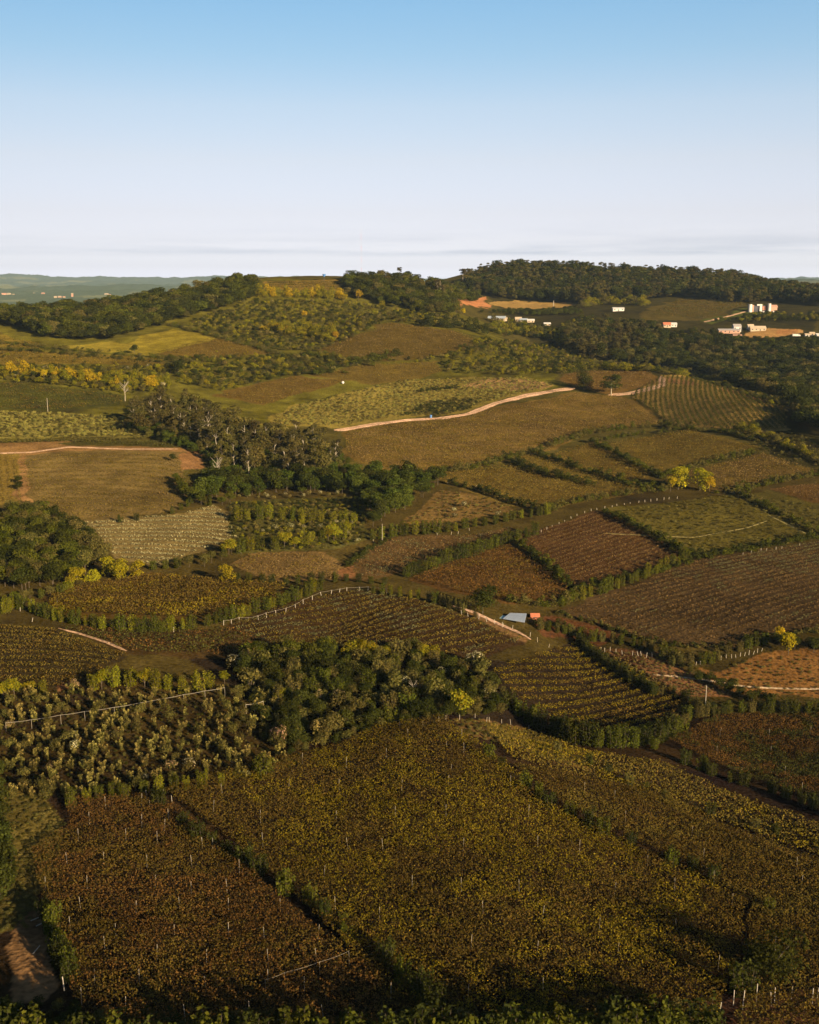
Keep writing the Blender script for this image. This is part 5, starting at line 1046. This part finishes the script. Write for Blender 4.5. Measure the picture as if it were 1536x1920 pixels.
house(1420,620,19,8,3.0,2.6,MTAN,MTAN,'cream roofed house at the edge of the orange yard',nwin=4)
house(1407,617,7,6,3.4,2.4,MWHITE,MTAN,'small pale house left of the cream roofed house',nwin=2)
house(1250,613,9,8,3.2,2.4,MTAN,MRED,'red roofed house alone among the valley trees',nwin=3)
house(1263,612,7,6,2.8,1.8,MWHITE,MWHITE,'white annex beside the red roofed house',nwin=2)
house(1159,583,15,8,3.4,1.2,MWHITE,MWHITE,'white flat looking house with open dark front above the eucalyptus wood',nwin=3)
house(1522,629,6,5,2.6,1.4,MTAN,MTAN,'tiny cream hut at the far right of the hamlet',nwin=1,door=False,name='hut',cat='hut')
house(1513,631,5,4,2.2,1.2,MWHITE,MTAN,'tiny white hut left of the cream hut',nwin=1,door=False,name='hut',cat='hut')
house(1535,632,6,5,2.8,1.4,MWHITE,MWHITE,'white hut cut by the right border',nwin=1,door=False,name='hut',cat='hut')
house(932,600,22,9,2.4,2.4,MTAN,MTARP,'bluish white roofed shed, leftmost of the white sheds','shed','shed',rz=R(-14),nwin=4)
house(947,601,5,5,2.6,1.4,MTAN,MTAN,'cream hut beside the bluish white shed','hut','hut',nwin=1,door=False)
house(972,602,8,6,2.8,2.2,MTAN,MTAN,'cream house right of the bluish white shed',nwin=2)
house(982,603,9,6,2.2,1.8,MTAN,MTARP,'low white shed right of the cream house','shed','shed',rz=R(-16),nwin=2)
house(995,604,9,6,2.2,1.6,MTAN,MWHITE,'white roofed shed, fourth of the white sheds from the left','shed','shed',nwin=2)
house(1026,610,8,6,2,1.4,MTAN,MWHITE,'white roofed shed standing lower and furthest right of the white sheds','shed','shed',nwin=2)
# parked van in the hamlet yard
x, y, z = (float(q[0]) for q in ground([1493], [631])); vn = empty('parked_van', (x, y, z)); tag(vn, 'white van parked below the orange yard', 'van')
def vanb(b_):
    v = [(-4.6,.5),(4.6,.5),(4.6,1.7),(3.4,2.9),(-4.6,3.0)]; a = [b_.verts.new((p, -1.1, q)) for p, q in v]; c = [b_.verts.new((p, 1.1, q)) for p, q in v]
    b_.faces.new(a); b_.faces.new(c[::-1])
    for i in range(5): b_.faces.new([a[i], c[i], c[(i+1)%5], a[(i+1)%5]])
part('body', vanb, MWHITE, vn, bev=.08); part('windscreen', lambda b_: box(b_, 2.2, 3.5, -1.13, 1.13, 1.8, 2.6), MGLASS, vn)
for cx in (-3, 3):
    for cy in (-1.1, 1.1): part('wheel', lambda b_: bmesh.ops.create_cone(b_, cap_ends=True, segments=14, radius1=.5, radius2=.5, depth=.3, matrix=Matrix.Translation((cx, cy, .5)) @ Matrix.Rotation(R(90), 4, 'X')), MDARK, vn)
# open shed with a bluish sheet roof
x, y, z = (float(q[0]) for q in ground([968], [1166])); sh = empty('open_shed', (x, y, z), R(-22)); sh.scale = (.85,.85,.85); tag(sh, 'low open shed with a bluish white sheet roof beside the round dark tree', 'shed')
def roofq(b_):
    P_ = [(-4.6,-2.8,1.5),(4.4,-3.6,1.3),(3.0,4.0,2.5),(-3.4,3.0,2.3)]; a = [b_.verts.new(p) for p in P_]; c = [b_.verts.new((p[0],p[1],p[2]+.09)) for p in P_]; b_.faces.new(a); b_.faces.new(c[::-1])
    for i in range(4): b_.faces.new([a[i], a[(i+1)%4], c[(i+1)%4], c[i]])
part('roof', roofq, MTARP, sh)
for i in range(7):
    f = -3.6 + i * 1.2; part('roof_rib', lambda b_: [b_.faces.new([b_.verts.new(p) for p in q]) for q in [[(f, -2.85, 1.66), (f + .12, -2.86, 1.66), (f * .75 + .12, 3.2, 2.50), (f * .75, 3.2, 2.50)]]], MTARP, sh)
part('side_sheet', lambda b_: box(b_, -6.2, -4.4, -2.0, 2.0, 1.2, 1.32), plain('teal_sheet', (.16, .24, .24), .6, .2, 1), sh)
for cx, cy, hh in ((-4.2,-2.6,1.5),(4.1,-3.3,1.3),(2.8,3.6,2.4),(-3.2,2.8,2.2)): part('post', lambda b_: cyl(b_, cx, cy, .09, -.4, hh, 8), MBARK, sh)
house(1003,1160,2.2,1.8,1.2,.5,MRED,MRED,'little reddish hut right of the bluish metal roof','hut','hut',nwin=1,door=False)

# ------------------------------------------------------------------ poles, mast, tank
def pole(px, py, h, label, arm=False, r=.11):
    x, y, z = (float(q[0]) for q in ground([px], [py])); o = empty('utility_pole', (x, y, z)); tag(o, label, 'pole')
    part('shaft', lambda b_: bmesh.ops.create_cone(b_, cap_ends=True, segments=10, radius1=r, radius2=r * .75, depth=h + .6, matrix=Matrix.Translation((0, 0, h / 2 - .3))), MPOST, o)
    part('insulator', lambda b_: cyl(b_, 0, 0, .08, h, h + .25, 8), MDARK, o)
    if arm: part('crossarm', lambda b_: box(b_, -.55, .55, -.06, .06, h - .55, h - .43), MBARK, o)
    return o
pole(1322,1336,8.0,'pale utility pole standing between the pink plot and the dark brown vineyard',True)
pole(717,1014,7.5,'thin pole in front of the leafy trees in the middle of the valley')
pole(90,772,9.5,'thin pole in the dark green vineyard at the left edge',r=.16)
pole(1038,574,8,'thick tan pole on the far sandy field',r=.5)
x, y = P3(678, 520, 3000)[:2]; mz = float(height(x, y)); ms = empty('radio_mast', (x, y, mz)); tag(ms, 'very thin red and white radio mast rising above the skyline', 'mast')
H_ = P3(678, 428, 3000)[2] - mz
MR_ = plain('mast_red', (.55, .12, .08), .7, .1, 1)
for i in range(14):
    z0, z1 = H_ * i / 14, H_ * (i + 1) / 14
    def sec(b_):
        for k in range(3):
            a = k * 2.094; p0 = Vector((math.cos(a) * .5, math.sin(a) * .5, z0)); bmesh.ops.create_cone(b_, cap_ends=True, segments=5, radius1=.05, radius2=.05, depth=z1 - z0 - .02, matrix=Matrix.Translation((p0.x, p0.y, (z0 + z1) / 2)))
            a2 = a + 2.094
            for j in range(4):
                q0 = Vector((math.cos(a) * .5, math.sin(a) * .5, z0 + (z1 - z0) * (j + .1) / 4)); q1 = Vector((math.cos(a2) * .5, math.sin(a2) * .5, z0 + (z1 - z0) * (j + .9) / 4)); dd = q1 - q0
                bmesh.ops.create_cone(b_, cap_ends=True, segments=4, radius1=.028, radius2=.028, depth=dd.length, matrix=Matrix.Translation((q0 + q1) / 2) @ dd.to_track_quat('Z', 'Y').to_matrix().to_4x4())
    part('mast_section', sec, MR_ if i % 2 == 0 else MWHITE, ms)
x, y, z = (float(q[0]) for q in ground([643], [720])); wt = empty('water_tank', (x, y, z)); tag(wt, 'small round white water tank at the corner of the smooth vineyards', 'tank')
part('tank', lambda b_: bmesh.ops.create_uvsphere(b_, u_segments=16, v_segments=10, radius=1.2, matrix=Matrix.Translation((0, 0, 1.2))), MWHITE, wt); part('lid', lambda b_: cyl(b_, 0, 0, .4, 2.36, 2.5), MGREY, wt)
x, y, z = (float(q[0]) for q in ground([808], [783])); wt = empty('barrel', (x, y, z)); tag(wt, 'blue barrel beside the curving dirt track', 'barrel')
part('drum', lambda b_: cyl(b_, 0, 0, .8, 0, 1.9), MBLUE, wt); part('hoop', lambda b_: cyl(b_, 0, 0, .86, .9, 1.05), MDARK, wt)
x, y, z = (float(q[0]) for q in ground([608], [528])); wt = empty('water_tower', (x, y, z)); tag(wt, 'small dark blue funnel shaped tank on the hilltop skyline', 'tank')
part('tank', lambda b_: bmesh.ops.create_cone(b_, cap_ends=True, segments=12, radius1=.9, radius2=2.4, depth=3, matrix=Matrix.Translation((0, 0, 7.5))), MBLUE, wt)
for k in range(3): part('leg', lambda b_: cyl(b_, math.cos(k * 2.1) * .8, math.sin(k * 2.1) * .8, .15, -.3, 6, 6), MDARK, wt)
# far hamlets
for i, (px, py, Y, w_, h_) in enumerate([(7,541,5150,34,9),(16,540,5150,26,12),(24,541,5150,20,8),(33,541,5100,30,11),(44,540,5120,22,9),(52,541,5120,20,7),(81,548,4900,20,7),(104,552,4600,16,8),(112,553,4600,20,8),(120,554,4600,16,6),(136,557,4500,10,16),(200,552,5000,26,9),(206,551,5050,14,12),(64,543,5200,14,7)]):
    X_, Y_, _ = P3(px, py, Y); Z_ = float(height(X_, Y_)); vz = P3(px, py, Y)[2]
    r = empty('far_house', (X_, Y_, Z_), rng.uniform(-.4, .4)); tag(r, f'tiny white building on the far left hills, {ordn(i+1)} counted by distance along the ridge', 'house', 'far houses on the hazy hills')
    part('wall', lambda b_: house_walls(b_, w_ * .6, 10, h_ * .6, 3), MTAN if i % 2 else MPINK, r); part('roof', lambda b_: gable(b_, w_ * .6, 10, h_ * .7, 3, .8), MPINK if i % 3 == 0 else MTAN, r)

# ------------------------------------------------------------------ posts, fences and rails
def fence(pts, h, r, label, wire=True, jit=.25, mpost=MPOST, name='post_fence', lean=.12, wr=.035):
    P_ = np.array(pts, float); x, y, z = ground(P_[:, 0], P_[:, 1]); o = empty(name, (float(x[0]), float(y[0]), float(z[0]))); org = np.array(o.location); tag(o, label, 'fence')
    tops = []
    for i in range(len(x)):
        hh = h * rng.uniform(1 - jit, 1 + jit * .5); l = rng.normal(size=2) * lean * hh; b0 = np.array([x[i], y[i], z[i] - .2]) - org; t0 = np.array([x[i] + l[0], y[i] + l[1], z[i] + hh]) - org; tops.append(t0)
        T = Cards(); T.tube([b0, t0], [r, r * .9], 0, 6); T.tube([t0, t0 + [0, 0, .01]], [r * .9, .001], 0, 6); T.build('post', [mpost], o)
    if wire:
        T = Cards(); q = []
        for a, c in zip(tops[:-1], tops[1:]):
            for f in (0, .25, .5, .75): q.append(a + (c - a) * f - [0, 0, .12 * math.sin(f * 3.14) + .05])
        q.append(tops[-1]); T.tube(np.array(q), wr, 0, 4); T.build('wire', [mpost], o)
    return o
def along(pts, n):
    d = dense(pts, 4); k = np.linspace(0, len(d) - 1, n).astype(int); return [tuple(d[i] + rng.uniform(-1, 1, 2) * [2.0, .4]) for i in k]
fence(along([(418,1172),(450,1166),(490,1162),(530,1150),(560,1136),(600,1118),(640,1110),(668,1108),(700,1107),(725,1112)],19),1.5,.11,'curved white post fence along the crest of the hill-crest vineyard',wr=.026)
fence([(1127,1221),(1134,1223),(1144,1221),(1155,1224),(1167,1227),(1186,1229),(1197,1230),(1203,1230),(1212,1233),(1223,1232),(1240,1236)],1.5,.085,'row of white posts along the top of the pink dry plot',wire=False)
fence([(1297,1245),(1305,1247),(1313,1246),(1352,1237),(1362,1234),(1372,1234),(1380,1233),(1388,1231),(1396,1230),(1404,1228),(1412,1227),(1420,1224),(1428,1221)],1.4,.085,'row of white posts along the top of the tan meadow',wire=False)
fence(along([(1015,998),(1060,978),(1100,960),(1150,950),(1200,942),(1268,935)],22),1.2,.13,'line of pale pinkish posts beside the hedge in the mid valley',wire=False,jit=.5)
fence([(866,1152),(878,1156),(897,1160),(898,1161),(913,1166),(928,1170),(942,1176),(944,1175),(961,1180),(994,1194),(1008,1204),(1029,1214)],1.6,.085,'leaning white posts along the dirt path below the round dark tree',wire=False,lean=.2)
fence([(1393,1041),(1408,1038),(1427,1034),(1437,1033),(1455,1031),(1466,1029),(1500,1023)],1.4,.1,'few white posts above the wide grey brown vineyard',wire=False)
fence([(750,1362),(793,1360),(823,1352),(836,1349),(862,1350),(891,1346),(912,1354),(918,1355),(941,1357),(958,1359),(992,1368),(1005,1388),(838,1400),(846,1442)],1.5,.06,'scattered pale posts standing on the knoll crest',wire=False)
fence([(44,1133),(60,1133),(108,1130),(60,1166),(38,1146),(4,1140),(13,1142),(305,1184),(326,1185)],1.6,.1,'scattered white posts around the lower left hedge',wire=False)
fence(along([(840,906),(862,908),(893,914),(916,920),(931,924)],6),1.4,.11,'few white posts along the low dark hedge above the tan plot',wire=False)
fence([(700,1016),(846,1003),(859,1001),(820,1004),(880,995),(1024,964)],1.4,.1,'few white posts at the foot of the bright tree row',wire=False)
fence([(12,1372),(60,1366),(115,1358),(160,1351),(215,1343),(262,1335),(300,1327),(345,1319),(385,1312),(422,1306)],2.4,.035,'long pale rail on posts crossing the overgrown plot',name='rail_fence',wr=.038,jit=.05,lean=.02)
fence([(462,1338),(478,1335),(494,1331)],2.4,.05,'short pale rail at the right side of the overgrown plot',name='rail_fence',wr=.06,jit=.05,lean=.02)
fence([(498,1862),(535,1848),(600,1828),(655,1808)],2.2,.02,'thin pale wire above the vines near the bottom border',name='wire_fence',wr=.013,jit=.03,lean=.02)
fence([(1348,1905),(1375,1885),(1392,1893),(1418,1880),(1447,1886),(1452,1880),(1523,1882),(1530,1880),(1390,1858)],2.7,.07,'tall white posts in the bare bottom right corner',wire=False,lean=.08)
fence([(275,1500),(281,1515),(307,1498),(316,1535),(323,1505),(380,1590),(463,1620)],2.2,.055,'white end posts at the top of the two foreground vineyards',wire=False,lean=.05)
fence([(121,1858)],2.2,.09,'single white post at the lower end of the earth pit',wire=False,name='end_post')
for i,(px,py,dx,dy,L_,lb) in enumerate([(58,1728,.6,.5,2.4,'upper of two pale poles lying at the head of the earth pit'),(68,1738,.6,.6,2.2,'lower of two pale poles lying at the head of the earth pit'),(62,1790,.1,1.0,3.4,'long pale pole lying down the middle of the earth pit')]):
    x, y, z = (float(q[0]) for q in ground([px],[py])); x2, y2 = x + dx * L_ * .7, y + dy * L_ * .7; T = Cards(); T.tube([[0,0,.15],[x2-x,y2-y,float(height(x2,y2))-z+.35]],[.09,.06],0,6)
    o_ = T.build('wooden_pole',[MPALE],None,(x,y,z)); tag(o_,lb,'pole')

# ------------------------------------------------------------------ the air between here and the far hills
b_ = bmesh.new(); box(b_, -16000, 16000, -700, 16500, -60, 420); me = bpy.data.meshes.new('haze'); b_.to_mesh(me); b_.free()
mh, t = mat('haze'); o = N(t, 'ShaderNodeOutputMaterial'); v_ = N(t, 'ShaderNodeVolumePrincipled'); v_.inputs['Color'].default_value = (.58, .80, 1, 1); v_.inputs['Density'].default_value = HAZE; v_.inputs['Anisotropy'].default_value = 0.1
LK(t, v_.outputs[0], o.inputs['Volume']); me.materials.append(mh); hz = bpy.data.objects.new('haze', me); COL.objects.link(hz); tag(hz, 'thin blue haze between the near hills and the far ones', 'haze', kind='stuff')
